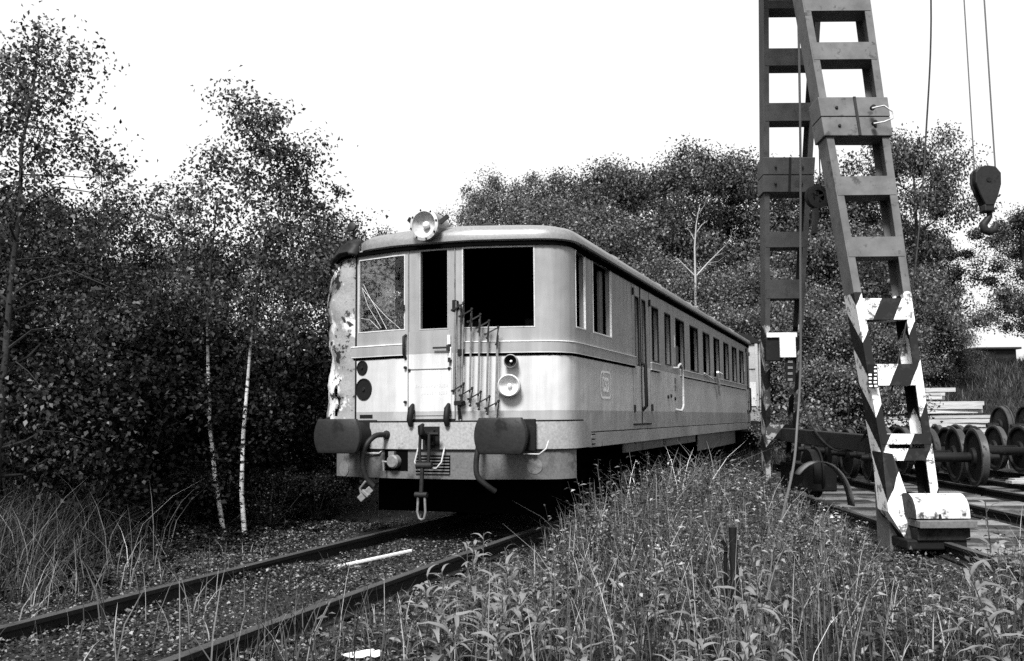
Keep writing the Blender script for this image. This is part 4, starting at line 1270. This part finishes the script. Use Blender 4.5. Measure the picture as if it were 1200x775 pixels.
# house behind the thicket on the left
hs = tag(empty('house', (-19.5, 41, gzf(-19.5, 41))), 'house with tall chimneys half hidden behind the left trees', 'house')
g0 = gzf(-19.5, 41)
q = MB(); q.box((0, 3, 2.4), (11, 7, 4.8 + 1.0)); q.build('wall', M['plaster'], hs)
rz = 5.9
q = MB(); q.prism([Vector((0, -1.0, 4.4)), Vector((0, 7.0, 4.4)), Vector((0, 3.0, 5.6))], (-5.9, 0, 0), (5.9, 0, 0)); rf = q.build('roof', M['tiles'], hs)
for x, zt_ in ((-1.6, 9.2 - g0 + 1.9), (-.2, 8.4 - g0 + 2.1), (1.9, 7.5 - g0 + 1.9)):
    q = MB(); q.box((x, 3, (4.8 + zt_) / 2), (.62, .6, zt_ - 4.8)); q.box((x, 3, zt_ + .05), (.76, .74, .12)); q.build('chimney', M['brick'], rf)
for x in (-3.5, -1, 1.5, 4):
    w_ = MB().box((x, -.51, 2.6), (.95, .04, 1.3)).build('window', M['frame'], hs); MB().box((x, -.54, 2.6), (.8, .02, 1.15)).build('pane', M['inner'], w_)
# low shed on the slope at the right
sx_ = at(1168, 410, 60)
sd = tag(empty('shed', (sx_.x, 60, gzf(sx_.x, 60))), 'low dark shed with flat roof on the slope at far right', 'shed')
hz_ = sx_.z - gzf(sx_.x, 60)
MB().box((0, 2, hz_ / 2), (2.4, 4, hz_)).build('wall', M['dark'], sd); MB().box((0, 2, hz_ + .08), (2.8, 4.6, .12)).build('roof', M['dark'], sd)

# ================================================================== TREES
def leaf_mesh(name, P, Dr, Nm, L, W, mat, fold=.25):
    """many separate leaves: base, left, tip, right (a lozenge folded a little along its rib)"""
    P = np.asarray(P, float); n = len(P)
    Dr = Dr / np.maximum(1e-6, np.linalg.norm(Dr, axis=1, keepdims=True))
    S = np.cross(Dr, Nm); S /= np.maximum(1e-6, np.linalg.norm(S, axis=1, keepdims=True))
    N2 = np.cross(S, Dr)
    L = np.broadcast_to(L, (n,))[:, None]; W = np.broadcast_to(W, (n,))[:, None]
    a = P; c = P + Dr * L - N2 * L * .12
    m_ = P + Dr * L * .45
    b = m_ + S * W / 2 + N2 * W * fold; d = m_ - S * W / 2 + N2 * W * fold
    V = np.stack([a, b, c, d], 1).reshape(-1, 3)
    k = np.arange(n)[:, None] * 4
    Q = np.concatenate([k, k + 1, k + 2, k + 3], 1)
    return np_mesh(name, V, Q, mat)
def rdir(rng, n):
    v = rng.normal(size=(n, 3)); return v / np.linalg.norm(v, axis=1, keepdims=True)

def tree_parts(seed, h, cr, cb, nclump, per, leaf, style, tr, bark, leafm, crad=.5):
    """trunk + limbs mesh and crown mesh of one tree standing at the origin"""
    rng = np.random.default_rng(seed)
    q = MB()
    stems = 1 if style not in ('bush', 'multi') else (5 if style == 'bush' else 3)
    centres = []
    for st in range(stems):
        lean = rng.normal(size=2) * (.02 if stems == 1 else .22) * h
        n = 9
        pts = []
        w = rng.normal(size=(n, 2)).cumsum(0) * .012 * h
        for i in range(n):
            u = i / (n - 1)
            pts.append(Vector((lean[0] * u + w[i, 0] * u, lean[1] * u + w[i, 1] * u, h * .97 * u)))
        q.tube(pts, [tr * (1 - .88 * i / (n - 1)) for i in range(n)], 7)
        nl = max(4, nclump // (3 * stems))
        for k in range(nl):
            u = cb + (1 - cb) * ((k + rng.random()) / nl) ** .9
            u = min(.97, u)
            i0 = min(n - 2, int(u * (n - 1))); p = pts[i0].lerp(pts[i0 + 1], u * (n - 1) - i0)
            v = (u - cb) / (1 - cb)
            if style == 'birch': rad = cr * (math.sin(PI * min(1, .18 + .82 * v)) ** .8 + .12)
            elif style == 'sapling': rad = cr * (1.05 - .75 * v)
            else: rad = cr * (math.sqrt(max(0.02, 1 - (1.75 * v - .72) ** 2 * .85)))
            az = k * 2.4 + rng.uniform(-.5, .5)
            rise = {'birch': .35, 'sapling': .7, 'oak': .35, 'bush': .5, 'multi': .6}[style]
            ln = rad * rng.uniform(.75, 1.08)
            d = Vector((math.cos(az), math.sin(az), rise * rng.uniform(.5, 1.3)))
            e = p + d * ln
            if style == 'birch': e.z -= .35 * ln
            mid = p.lerp(e, .5) + Vector((0, 0, .10 * ln))
            pa = [p]
            for f in (.25, .5, .75):
                pa.append(p.lerp(e, f) + Vector((0, 0, .14 * ln * math.sin(PI * f))) + Vector(rng.normal(size=3)) * ln * .045)
            pa.append(e)
            r0 = tr * (1 - .88 * u) * .42 + .002
            q.tube(pa, [r0, r0 * .7, r0 * .45, r0 * .25, .0015], 5, False)
            for f in (1.0, .72, .45) if rad > crad * 1.2 else (1.0, .6):
                c = p.lerp(e, f) + Vector(rng.normal(size=3)) * crad * .35
                centres.append((c, f))
                if f < 1:
                    q.tube([p.lerp(e, f * .8), c], [tr * .10 + .001, .0015], 4, False)
        centres.append((pts[-1], 1))
    cc = np.array([tuple(c) for c, f in centres]); nC = len(cc)
    n = nclump * per
    idx = rng.integers(0, nC, n)
    rc = crad * rng.uniform(.45, 1.5, nC)
    off = (rdir(rng, n) * np.array([1, 1, 1]) + rng.normal(size=(n, 3)) * .22) * (rng.random(n) ** .5)[:, None] * rc[idx][:, None]
    off[:, 2] *= .72
    if style == 'birch': off[:, 2] -= np.abs(rng.normal(size=n)) * crad * .5
    P = cc[idx] + off
    out = off / np.maximum(1e-3, np.linalg.norm(off, axis=1, keepdims=True))
    Nm = out * 1.0 + np.array([0, 0, .55]) + rng.normal(size=(n, 3)) * (.45 if leaf > .12 else .5)
    Dr = rdir(rng, n) + out * .5; Dr[:, 2] -= .45
    keep = P[:, 2] > .05
    P, Dr, Nm = P[keep], Dr[keep], Nm[keep]
    L = leaf * rng.uniform(.6, 1.3, len(P))
    return q.mesh('trunk', bark, 60), leaf_mesh('crown', P, Dr, Nm, L, L * rng.uniform(.55, .8, len(P)), leafm)
PROTO = {}
def proto(key, *a, **k):
    PROTO[key] = (tree_parts(*a, **k), a[1])
def plant_tree(key, x, y, height, label, cat='tree', group=None, name=None, rz=None, wide=1.0, z=None):
    (tm, cm), h = PROTO[key]
    s = height / h
    o = empty(name or 'tree', (x, y, gzf(x, y) - .05 if z is None else z), random.uniform(0, 6.28) if rz is None else rz)
    o.scale = (s * wide, s * wide, s)
    link('trunk', tm, o); link('crown', cm, o)
    return tag(o, label, cat, group)
# near saplings
proto('sapA', 21, 5.0, 1.05, .30, 60, 46, .056, 'sapling', .030, M['birch'], M['lf_mid'], crad=.26)
proto('sapB', 22, 5.0, 1.25, .22, 66, 48, .056, 'sapling', .034, M['birch'], M['lf_mid'], crad=.30)
proto('sapC', 27, 5.0, 1.15, .34, 78, 70, .055, 'sapling', .030, M['birch'], M['lf_mid'], crad=.27)
proto('sapD', 28, 5.0, 1.25, .30, 84, 70, .055, 'sapling', .030, M['birch'], M['lf_mid'], crad=.29)
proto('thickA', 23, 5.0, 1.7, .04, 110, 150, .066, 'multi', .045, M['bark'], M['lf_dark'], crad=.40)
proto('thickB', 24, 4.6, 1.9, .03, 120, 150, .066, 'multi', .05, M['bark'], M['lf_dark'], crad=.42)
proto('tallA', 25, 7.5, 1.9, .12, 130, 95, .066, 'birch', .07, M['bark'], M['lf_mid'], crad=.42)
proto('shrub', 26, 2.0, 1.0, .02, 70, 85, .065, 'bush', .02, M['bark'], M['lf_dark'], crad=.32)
# far trees
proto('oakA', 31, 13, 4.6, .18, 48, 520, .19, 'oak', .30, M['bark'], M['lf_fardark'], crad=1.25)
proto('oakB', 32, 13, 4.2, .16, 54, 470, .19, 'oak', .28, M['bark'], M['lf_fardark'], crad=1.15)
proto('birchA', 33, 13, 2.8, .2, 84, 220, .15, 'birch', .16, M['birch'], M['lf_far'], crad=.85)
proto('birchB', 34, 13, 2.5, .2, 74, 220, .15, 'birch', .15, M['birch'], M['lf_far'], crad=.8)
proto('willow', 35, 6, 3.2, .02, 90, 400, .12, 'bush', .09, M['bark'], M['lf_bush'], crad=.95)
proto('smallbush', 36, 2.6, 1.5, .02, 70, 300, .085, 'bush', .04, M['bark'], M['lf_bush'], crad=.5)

def X_at(px, Y): return at(px, 400, Y).x
def H_at(py, px, Y): return at(px, py, Y).z - gzf(X_at(px, Y), Y)
# two birch saplings with white stems left of the railcar: stems placed one by one
def birch_stem(pix, Y, key, label, top):
    base = at(pix[0][0], pix[0][1], Y); bz = gzf(base.x, Y)
    o = empty('birch_sapling', (base.x, Y, bz - .05))
    pts = [at(px, py, Y) - Vector((base.x, Y, bz - .05)) for px, py in pix]; pts[0].z = 0
    n = len(pts)
    MB().tube(pts, [.030 * (1 - .72 * i / (n - 1)) + .002 for i in range(n)], 8).build('trunk', M['birch'], o, 60)
    (tm, cm), h = PROTO[key]
    hh = at(pix[-1][0], top, Y).z - bz
    t_ = pts[-1]
    s = hh / h
    c = link('crown', cm, o, (t_.x + .22, 0, .15), (0, 0, 1.1 if key == 'sapC' else 2.6), (s, s, s))
    return tag(o, label, 'tree')
birch_stem([(262, 612), (252, 560), (246, 500), (244, 440), (243, 380), (247, 310), (254, 240)], 12.0, 'sapC', 'young birch with thin white stem, left of the two', 130)
birch_stem([(287, 622), (283, 575), (285, 510), (290, 450), (294, 400), (303, 330), (316, 270)], 11.9, 'sapD', 'young birch with slightly thicker white stem, right of the two', 168)
r = random.Random(12)
THICK = [  # px, Y, top py, proto, label
    (392, 14.6, 240, 'sapB', 'leafy birch sapling rising just left of the crumpled corner'),
    (225, 13.8, 215, 'sapA', 'slender sapling behind the two white stemmed birches'),
    (335, 15.0, 205, 'sapB', 'sapling with loose top behind the right white stem'),
    (165, 13.0, 335, 'thickA', 'dark bushy tree filling the middle of the left thicket'),
    (172, 12.6, 225, 'sapA', 'wispy sapling in the dip left of the birches'),
    (115, 11.6, 165, 'sapA', 'thin tree with sprays of leaves in front of the chimneys'),
    (60, 12.4, 300, 'thickB', 'dark tree below the tallest chimney'),
    (0, 9.6, -10, 'tallA', 'tallest tree at the left edge, crown reaching the top'),
    (-75, 11.5, 40, 'tallA', 'tall tree cut by the left edge of the picture'),
    (5, 13.5, 230, 'thickA', 'dense dark tree behind the tallest left tree'),
    (225, 15.6, 300, 'thickB', 'dark broad tree behind the slender sapling'),
    (290, 17.2, 290, 'thickA', 'dark broad tree behind the white stems'),
    (360, 17.6, 290, 'thickB', 'dark broad tree behind the crumpled corner'),
    (120, 15.2, 330, 'thickA', 'dark low tree below the small chimney'),
    (420, 19.5, 300, 'thickA', 'dark tree seen through the left cab window'),
    (470, 22.0, 310, 'thickB', 'dark tree hidden behind the railcar cab'),
    (-20, 16.5, 240, 'thickB', 'dark tree far back at the left edge'),
]
for px, Y, ty, key, lab in THICK:
    plant_tree(key, X_at(px, Y), Y, H_at(ty, px, Y), lab, wide=1.0)
SHR = [(20, 10.6, 420), (95, 10.9, 430), (160, 11.4, 440), (215, 12.6, 440), (265, 13.2, 450), (325, 13.4, 460), (355, 14.2, 450), (40, 12.0, 380), (130, 12.6, 390), (190, 13.0, 400), (300, 14.4, 410), (245, 14.2, 400), (370, 15.6, 420), (320, 12.4, 560), (225, 11.9, 560), (372, 13.0, 560)]
for i, (px, Y, ty) in enumerate(SHR):
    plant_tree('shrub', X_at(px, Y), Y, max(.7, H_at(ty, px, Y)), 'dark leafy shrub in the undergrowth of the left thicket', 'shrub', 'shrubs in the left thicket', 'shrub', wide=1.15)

# trees behind, from left to right
FAR = [
    (500, 50, 245, 'birchB', 'faint birch top just left of the roof headlight'),
    (560, 50, 215, 'birchA', 'pale birch above the middle of the cab roof'),
    (598, 47, 200, 'birchB', 'pale drooping birch, second behind the cab roof'),
    (622, 52, 208, 'birchA', 'pale birch between the drooping one and the broad one'),
    (665, 52, 206, 'birchB', 'pale birch right of the broad one'),
    (712, 52, 215, 'oakB', 'dark tree closing the gap right of the slim birch'),
    (640, 49, 203, 'birchA', 'broad pale birch above the railcar\'s front right corner'),
    (688, 50, 218, 'birchB', 'slim birch in the dip right of the pale birches'),
    (745, 46, 205, 'oakB', 'dark round tree right of the birches'),
    (795, 50, 200, 'oakA', 'dark broad tree above the railcar\'s middle roof'),
    (848, 46, 190, 'oakB', 'largest dark tree left of the crane legs'),
    (905, 48, 200, 'oakB', 'dark tree directly behind the far crane leg'),
    (955, 46, 215, 'oakA', 'dark tree between the two crane legs'),
    (1010, 50, 225, 'oakB', 'dark tree behind the near crane leg'),
    (1078, 44, 165, 'oakB', 'tall tree right of the near crane leg'),
    (1085, 46, 290, 'oakB', 'lower dark tree in front of the tall one right of the crane'),
    (1060, 52, 260, 'oakB', 'dark tree left behind the tall one right of the crane'),
    (1212, 42, 250, 'oakA', 'dark tree cut by the right edge of the picture'),
    (1222, 46, 275, 'oakB', 'dark tree behind the one at the right edge'),
    (450, 52, 285, 'oakB', 'dark tree behind the left end of the cab roof'),
]
for px, Y, ty, key, lab in FAR:
    plant_tree(key, X_at(px, Y), Y, H_at(ty, px, Y), lab, wide=.82 if px == 1078 else 1.0)
for i, (px, Y, ty) in enumerate([(660, 38, 280), (705, 36, 292), (745, 37, 320), (785, 36, 330), (830, 35, 340), (870, 36, 335), (910, 34, 330), (950, 35, 300), (990, 36, 310), (1030, 37, 330), (1075, 37, 345), (1105, 38, 385), (930, 31, 370), (1000, 31, 380), (860, 32, 380), (630, 40, 262), (1050, 33, 400)]):
    plant_tree('willow', X_at(px, Y), Y, H_at(ty, px, Y), 'rounded willow bush in the mid-grey belt below the tall trees', 'bush', 'willow bushes below the tall trees', 'willow_bush')
plant_tree('smallbush', X_at(985, 23), 23, H_at(440, 985, 23), 'light leafy bush between the crane legs behind the wheelsets', 'bush', None, 'bush')
plant_tree('smallbush', X_at(945, 24), 24, H_at(470, 945, 24), 'low leafy bush beside the far crane leg', 'bush', None, 'bush')
# bare dead tree
dz = at(815, 420, 33)
dt = tag(empty('dead_tree', (dz.x, 33, gzf(dz.x, 33))), 'bare pale dead tree standing against the dark trees', 'tree')
def dp(px, py, dy=0): return at(px, py, 33) - Vector((dz.x, 33, gzf(dz.x, 33))) + Vector((0, dy, 0))
MB().tube([dp(815, 470), dp(815, 330), dp(814, 290), dp(816, 262), dp(820, 240)], [.05, .04, .03, .02, .008], 7).build('trunk', M['deadwood'], dt, 60)
for pts, r_ in (([(815, 325), (830, 308), (845, 293), (852, 286)], .055), ([(814, 322), (804, 312), (795, 303), (790, 301)], .05), ([(815, 275), (823, 263), (830, 258)], .035), ([(814, 280), (810, 272), (806, 266)], .03), ([(838, 300), (848, 296)], .02), ([(795, 303), (788, 306), (782, 303)], .02), ([(820, 250), (826, 240), (828, 232)], .014), ([(852, 286), (858, 276), (857, 268)], .014), ([(830, 308), (842, 306), (850, 300)], .018)):
    MB().tube([dp(x, y, .1) for x, y in pts], [r_ * .6 * (1 - .8 * i / (len(pts) - 1)) for i in range(len(pts))], 5).build('branch', M['deadwood'], dt, 60)

# ================================================================== WEEDS, GRASS, GROUND COVER
def inside(X, Y):
    """where plants may stand: not on the rails, not under the railcar"""
    s = np.cos(TH) * (X - F0.x) - np.sin(TH) * (Y - F0.y); t = np.sin(TH) * (X - F0.x) + np.cos(TH) * (Y - F0.y)
    return s, t
def blades(name, P, H, Wd, bend, mat, label, cat='grass'):
    n = len(P)
    rng = RNG
    az = rng.uniform(0, 2 * PI, n); D = np.stack([np.cos(az), np.sin(az), np.zeros(n)], 1)
    az2 = az + PI / 2 + rng.uniform(-.6, .6, n); S = np.stack([np.cos(az2), np.sin(az2), np.zeros(n)], 1)
    rows = []
    for u, w in ((0, 1), (.4, .85), (.75, .55), (1, .08)):
        c = P + np.array([0, 0, 1.]) * (H * (u - .25 * bend * u * u))[:, None] + D * (H * bend * u * u)[:, None]
        rows += [c - S * (Wd * w / 2)[:, None], c + S * (Wd * w / 2)[:, None]]
    V = np.stack(rows, 1).reshape(-1, 3)
    k = np.arange(n)[:, None] * 8
    Q = np.concatenate([np.concatenate([k + 2 * i, k + 2 * i + 1, k + 2 * i + 3, k + 2 * i + 2], 1) for i in range(3)], 0)
    o = link(name, np_mesh(name, V, Q, mat))
    return tag(o, label, cat, kind='stuff')
def scatter(n, x0, x1, y0, y1, dens):
    X = RNG.uniform(x0, x1, n); Y = RNG.uniform(y0, y1, n)
    keep = RNG.random(n) < dens(X, Y)
    X, Y = X[keep], Y[keep]
    return np.stack([X, Y, gz(X, Y)], 1)
def patch(X, Y, f=1.0, ph=0):
    return .5 + .5 * np.sin(X * 1.9 * f + ph + np.sin(Y * 1.3 * f)) * np.cos(Y * 1.6 * f - ph + np.sin(X * .9 * f))
def yardmask(X, Y): return ((X - .044 * Y) > 3.55) & (Y > 8.3)
# low ground cover: small leaves over the track bed and its sides
def d_cover(X, Y):
    s, t = inside(X, Y)
    d = np.where(np.abs(s) < 2.2, 1.0, .55)
    d = d * (.25 + .75 * patch(X, Y, 1.4) ** .6)
    d = np.where((np.abs(s) < 1.5) & (t > .3), 0.05, d)
    d = np.where(np.abs(np.abs(s - .05) - .775) < .05, .22 * patch(X, Y, 2.3, 1) ** 2, d)
    d = np.where(yardmask(X, Y), .08, d)
    return d
P = scatter(330000, -7.5, 7.5, 5.0, 13.5, d_cover); P = P[np.abs(P[:, 0] / P[:, 1]) < .56]
n = len(P); P[:, 2] += RNG.uniform(0.005, .10, n) * (.3 + patch(P[:, 0], P[:, 1], 2.0) ** 2)
Nm = np.stack([RNG.normal(0, .45, n), RNG.normal(0, .45, n), np.ones(n)], 1); Dr = rdir(RNG, n); Dr[:, 2] = RNG.uniform(-.1, .4, n)
L = RNG.uniform(.013, .040, n)
tag(link('ground_cover', leaf_mesh('ground_cover', P, Dr, Nm, L, L * RNG.uniform(.6, .9, n), M['lf_cover'])), 'low small-leaved ground cover over the track bed', 'ground cover', kind='stuff')

CAPX = [-600, 380, 500, 560, 620, 650, 700, 760, 860, 900, 960, 1000, 1040, 1130, 1150, 1170, 1300]
CAPY = [560, 640, 690, 655, 640, 600, 545, 535, 540, 560, 590, 612, 662, 662, 640, 600, 600]
def cap(P, h):
    """plant heights: how high the growth reaches in each direction from the track"""
    px = 600 + FPX * P[:, 0] / P[:, 1]
    top = np.interp(px, CAPX, CAPY) - 12 + 95 * RNG.random(len(P)) ** 1.3
    c = np.maximum(.05, CAMH - P[:, 2] - (top - 489.5) * P[:, 1] / FPX)
    return np.where(h > c, c * RNG.uniform(.7, 1, len(P)), h)
def weeds(name, P, hmin, hmax, per, leaf, mat, label, spread=.25, ratio=.4, droop=.2):
    m_ = len(P); h = cap(P, RNG.uniform(hmin, hmax, m_))
    lean = RNG.normal(0, .14, (m_, 2))
    u = np.tile((np.arange(per) + .5) / per, m_); ii = np.repeat(np.arange(m_), per)
    u = np.clip(u + RNG.uniform(-.06, .06, len(u)), .03, 1)
    az = np.tile(np.arange(per) * 2.4, m_) + np.repeat(RNG.uniform(0, 6, m_), per)
    base = P[ii].copy()
    base[:, 0] += lean[ii, 0] * h[ii] * u; base[:, 1] += lean[ii, 1] * h[ii] * u; base[:, 2] += h[ii] * u
    Dr = np.stack([np.cos(az), np.sin(az), RNG.uniform(-droop, .7, len(u))], 1)
    Nm = np.stack([RNG.normal(0, .3, len(u)), RNG.normal(0, .3, len(u)), np.ones(len(u))], 1)
    L = leaf * RNG.uniform(.6, 1.3, len(u)) * (1.15 - .55 * u)
    me = leaf_mesh(name, base, Dr, Nm, L, L * ratio * RNG.uniform(.7, 1.3, len(u)), mat)
    o = tag(link(name, me), label, 'weeds', kind='stuff')
    return o, P, h, lean
def stems(name, P, h, lean, r_, mat, label):
    n = len(P); rows = []
    for u, w in ((0, 1), (1, .35)):
        c = P + np.stack([lean[:, 0] * h * u, lean[:, 1] * h * u, h * u], 1)
        for k in range(3):
            an = k * 2.094; rows.append(c + np.array([math.cos(an), math.sin(an), 0]) * r_ * w)
    V = np.stack(rows, 1).reshape(-1, 3); k = np.arange(n)[:, None] * 6
    Q = np.concatenate([np.concatenate([k + i, k + (i + 1) % 3, k + 3 + (i + 1) % 3, k + 3 + i], 1) for i in range(3)], 0)
    return tag(link(name, np_mesh(name, V, Q, mat)), label, 'weeds', kind='stuff')
# fine weeds right of the track, between the railcar and the crane
def d_weed(X, Y):
    s, t = inside(X, Y)
    d = smooth(1.25, 1.9, s) * (.35 + .65 * patch(X, Y, .9, 1))
    d = np.where((s < 1.75) & (t > .2), d * .5, d)
    return np.where(yardmask(X, Y), .02, d)
P = scatter(8500, -1.5, 9, 5.2, 16, lambda X, Y: d_weed(X, Y) * np.where((Y < 7.4) & (X < 2.2), .35, 1))
_, P_, h_, l_ = weeds('weeds', P, .18, .95, 15, .085, M['lf_weed'], 'tangled weeds between the railcar and the crane', ratio=.38)
stems('weed_stems', P_, h_, l_, .0035, M['grass'], 'thin stems of the tangled weeds')
P = scatter(2600, -1, 6, 10, 22, lambda X, Y: (lambda s, t: ((s > 1.7) & (s < 3.3)) * .9)(*inside(X, Y)))
weeds('weeds', P, .35, 1.05, 15, .11, M['lf_weed'], 'taller weeds along the railcar\'s side', ratio=.3)
# weeds on the left verge
def d_left(X, Y):
    s, t = inside(X, Y)
    return smooth(1.2, 2.6, -s) * (.3 + .7 * patch(X, Y, 1.1, 2))
P = scatter(6500, -9, -1.5, 6.5, 13.5, d_left)
weeds('undergrowth', P, .10, .42, 10, .075, M['lf_dark'], 'dark undergrowth at the foot of the left thicket', ratio=.5)
# grass
def d_grass(X, Y):
    s, t = inside(X, Y)
    d = np.where(s > 1.15, .65 * (.3 + .7 * patch(X, Y, .8)), np.where(s < -1.3, .35 * (.2 + .8 * patch(X, Y, .7, 3)), .05))
    d = np.where((np.abs(s) < 1.6) & (t > .2), 0, d)
    return np.where(yardmask(X, Y), .05, d)
P = scatter(78000, -8, 8, 5.0, 15, d_grass); n = len(P)
blades('grass', P, cap(P, RNG.uniform(.12, .95, n)), RNG.uniform(.004, .010, n), RNG.uniform(.1, .8, n), M['grass'], 'rough grass among the weeds beside the track')
P = scatter(2000, -8, 8, 5.2, 15, lambda X, Y: d_grass(X, Y) * .8); n = len(P)
blades('dry_grass', P, cap(P, RNG.uniform(.35, 1.0, n)), RNG.uniform(.004, .008, n), RNG.uniform(.2, .9, n), M['drygrass'], 'pale dry grass stalks scattered through the weeds')
# tall grass clump at the left edge
P = scatter(9000, -7.5, -3.6, 7.2, 10.5, lambda X, Y: (.2 + .8 * patch(X, Y, 1.3, 1)) * smooth(-3.4, -4.6, X)); n = len(P)
blades('tall_grass', P, RNG.uniform(.2, .9, n), RNG.uniform(.004, .009, n), RNG.uniform(.3, 1.5, n), leafmat('tall_grass_blade', .035, .9, .5, .25), 'tall dark grass clump at the left edge')
P = scatter(260, -7.5, -3.4, 7.2, 10.2, lambda X, Y: .6 + 0 * X); n = len(P)
blades('dry_grass', P, RNG.uniform(.4, 1.0, n), RNG.uniform(.004, .008, n), RNG.uniform(.5, 1.4, n), M['drygrass'], 'pale bent stalks in the tall grass at the left edge')
# pale seed sprays against the railcar's side
P = scatter(420, 1.2, 3.2, 10.5, 15, lambda X, Y: (lambda s, t: ((s > 1.6) & (s < 2.6) & (t > 1.2) & (t < 4.8)) * 1.0)(*inside(X, Y))); n = len(P)
blades('seed_sprays', P, RNG.uniform(.6, 1.05, n), RNG.uniform(.010, .02, n), RNG.uniform(.4, 1.0, n), M['drygrass'], 'pale feathery seed sprays against the railcar\'s side')
# grass on the far slope
P = scatter(60000, 3, 30, 25, 45, lambda X, Y: .9 + 0 * X); n = len(P)
blades('slope_grass', P, RNG.uniform(.15, .55, n), RNG.uniform(.012, .03, n), RNG.uniform(.3, 1.1, n), M['hillgrass'], 'long grass covering the slope behind the yard')
# pale small flowers by the far crane leg
P = scatter(260, 3.2, 5.6, 11.2, 13.6, lambda X, Y: .8 + 0 * X)
weeds('pale_flowers', P, .2, .55, 3, .06, M['lf_petal'], 'pale flowers at the foot of the far crane leg', ratio=.8)
P = scatter(200, 3.2, 5.6, 11.2, 13.6, lambda X, Y: .8 + 0 * X)
weeds('weeds', P, .2, .55, 10, .09, M['lf_weed'], 'weeds at the foot of the far crane leg', ratio=.5)

# broad-leaved plants in the foreground: stem and every leaf a part
def leaf_shape(L, W, seed):
    r = random.Random(seed); q = MB(); n = 6
    for i in range(n + 1):
        u = i / n
        w = W * math.sin(PI * (u * .93 + .04)) ** .8 * (1 - .25 * u)
        z = .22 * L * math.sin(u * 1.7) - .55 * L * u * u * r.uniform(.75, 1.1)
        x = L * (u - .12 * u * u)
        q.v += [(x, -w / 2, z + w * .18), (x, 0, z), (x, w / 2, z + w * .18)]
    for i in range(n):
        k = i * 3
        q.f += [(k, k + 1, k + 4, k + 3), (k + 1, k + 2, k + 5, k + 4)]
    me = q.mesh('leaf', M['lf_gold'])
    for p in me.polygons: p.use_smooth = True
    return me
LEAF = [leaf_shape(.24, .044, 0), leaf_shape(.20, .05, 1), leaf_shape(.16, .052, 2), leaf_shape(.26, .038, 3), leaf_shape(.13, .045, 4)]
STEM = MB().tube([(0, 0, 0), (.01, .005, .5), (0, 0, 1)], [.005, .004, .002], 5).mesh('stem', M['grass'])
def broad_plant(x, y, h, n, label, group, sc=1.0):
    o = empty('broad_leaf_plant', (x, y, gzf(x, y)), random.uniform(0, 6))
    o.rotation_euler = (random.gauss(0, .16), random.gauss(0, .16), random.uniform(0, 6)); sc = sc * random.uniform(.75, 1.2)
    link('stem', STEM, o, scale=(1.3, 1.3, h))
    for i in range(n):
        u = .12 + .88 * (i + random.random() * .5) / n
        s = sc * random.uniform(.6, 1.15) * (1.1 - .45 * u)
        link('leaf', LEAF[random.randrange(5)], o, (0, 0, h * min(1, u)), (random.uniform(-.3, .3), -.55 * u - random.uniform(0, .3), i * 2.4 + random.uniform(-.4, .4)), s)
    return tag(o, label, 'plant', group)
k = 0
r = random.Random(31)
while k < 60:
    px, py = r.uniform(505, 930), r.uniform(705, 830)
    if px < 560 and py < 720: continue
    p = atz(px, py, -.13)
    broad_plant(p.x, p.y, r.uniform(.24, .60), r.randrange(9, 18), 'broad-leaved plant with drooping lance leaves in the foreground patch', 'broad-leaved plants in the foreground patch')
    k += 1
for px, py, h in ((1178, 800, .95), (1196, 790, .8), (1150, 812, .6), (1190, 830, .7)):
    p = atz(px, py, -.14)
    broad_plant(p.x, p.y, h, 20, 'tall plant with long leaves at the bottom right corner', 'tall plants at the bottom right corner', 1.15)

# taller single weeds standing out of the tangle along the railcar's side and the yard edge
proto('weedA', 41, 1.0, .15, .2, 44, 20, .036, 'sapling', .008, M['grass'], M['lf_weed'], crad=.055)
proto('weedB', 42, 1.0, .17, .3, 40, 20, .034, 'multi', .007, M['grass'], M['lf_weed'], crad=.06)
r = random.Random(77)
k = 0
while k < 36:
    px, py = r.uniform(640, 985), r.uniform(590, 720)
    if py > 660 and r.random() < .5: continue
    p = atz(px, py, -.05)
    s_, t_ = inside(p.x, p.y)
    if s_ < 1.55 or (abs(px - 863) < 26 and p.y < pp.y + .2): continue
    h = r.uniform(.35, .8)
    h = float(cap(np.array([[p.x, p.y, gzf(p.x, p.y)]]), np.array([h]))[0])
    if h < .3: continue
    plant_tree(r.choice(('weedA', 'weedB')), p.x, p.y, h, 'taller leafy weed standing out of the tangle beside the railcar', 'weed', 'taller weeds beside the railcar', 'tall_weed')
    k += 1

P = scatter(700, 5.5, 12, 14, 24, lambda X, Y: .5 * patch(X, Y, 1.2, 2))
weeds('weeds', P, .15, .55, 12, .09, M['lf_weed'], 'weeds growing between the yard rails and wheelsets', ratio=.4)
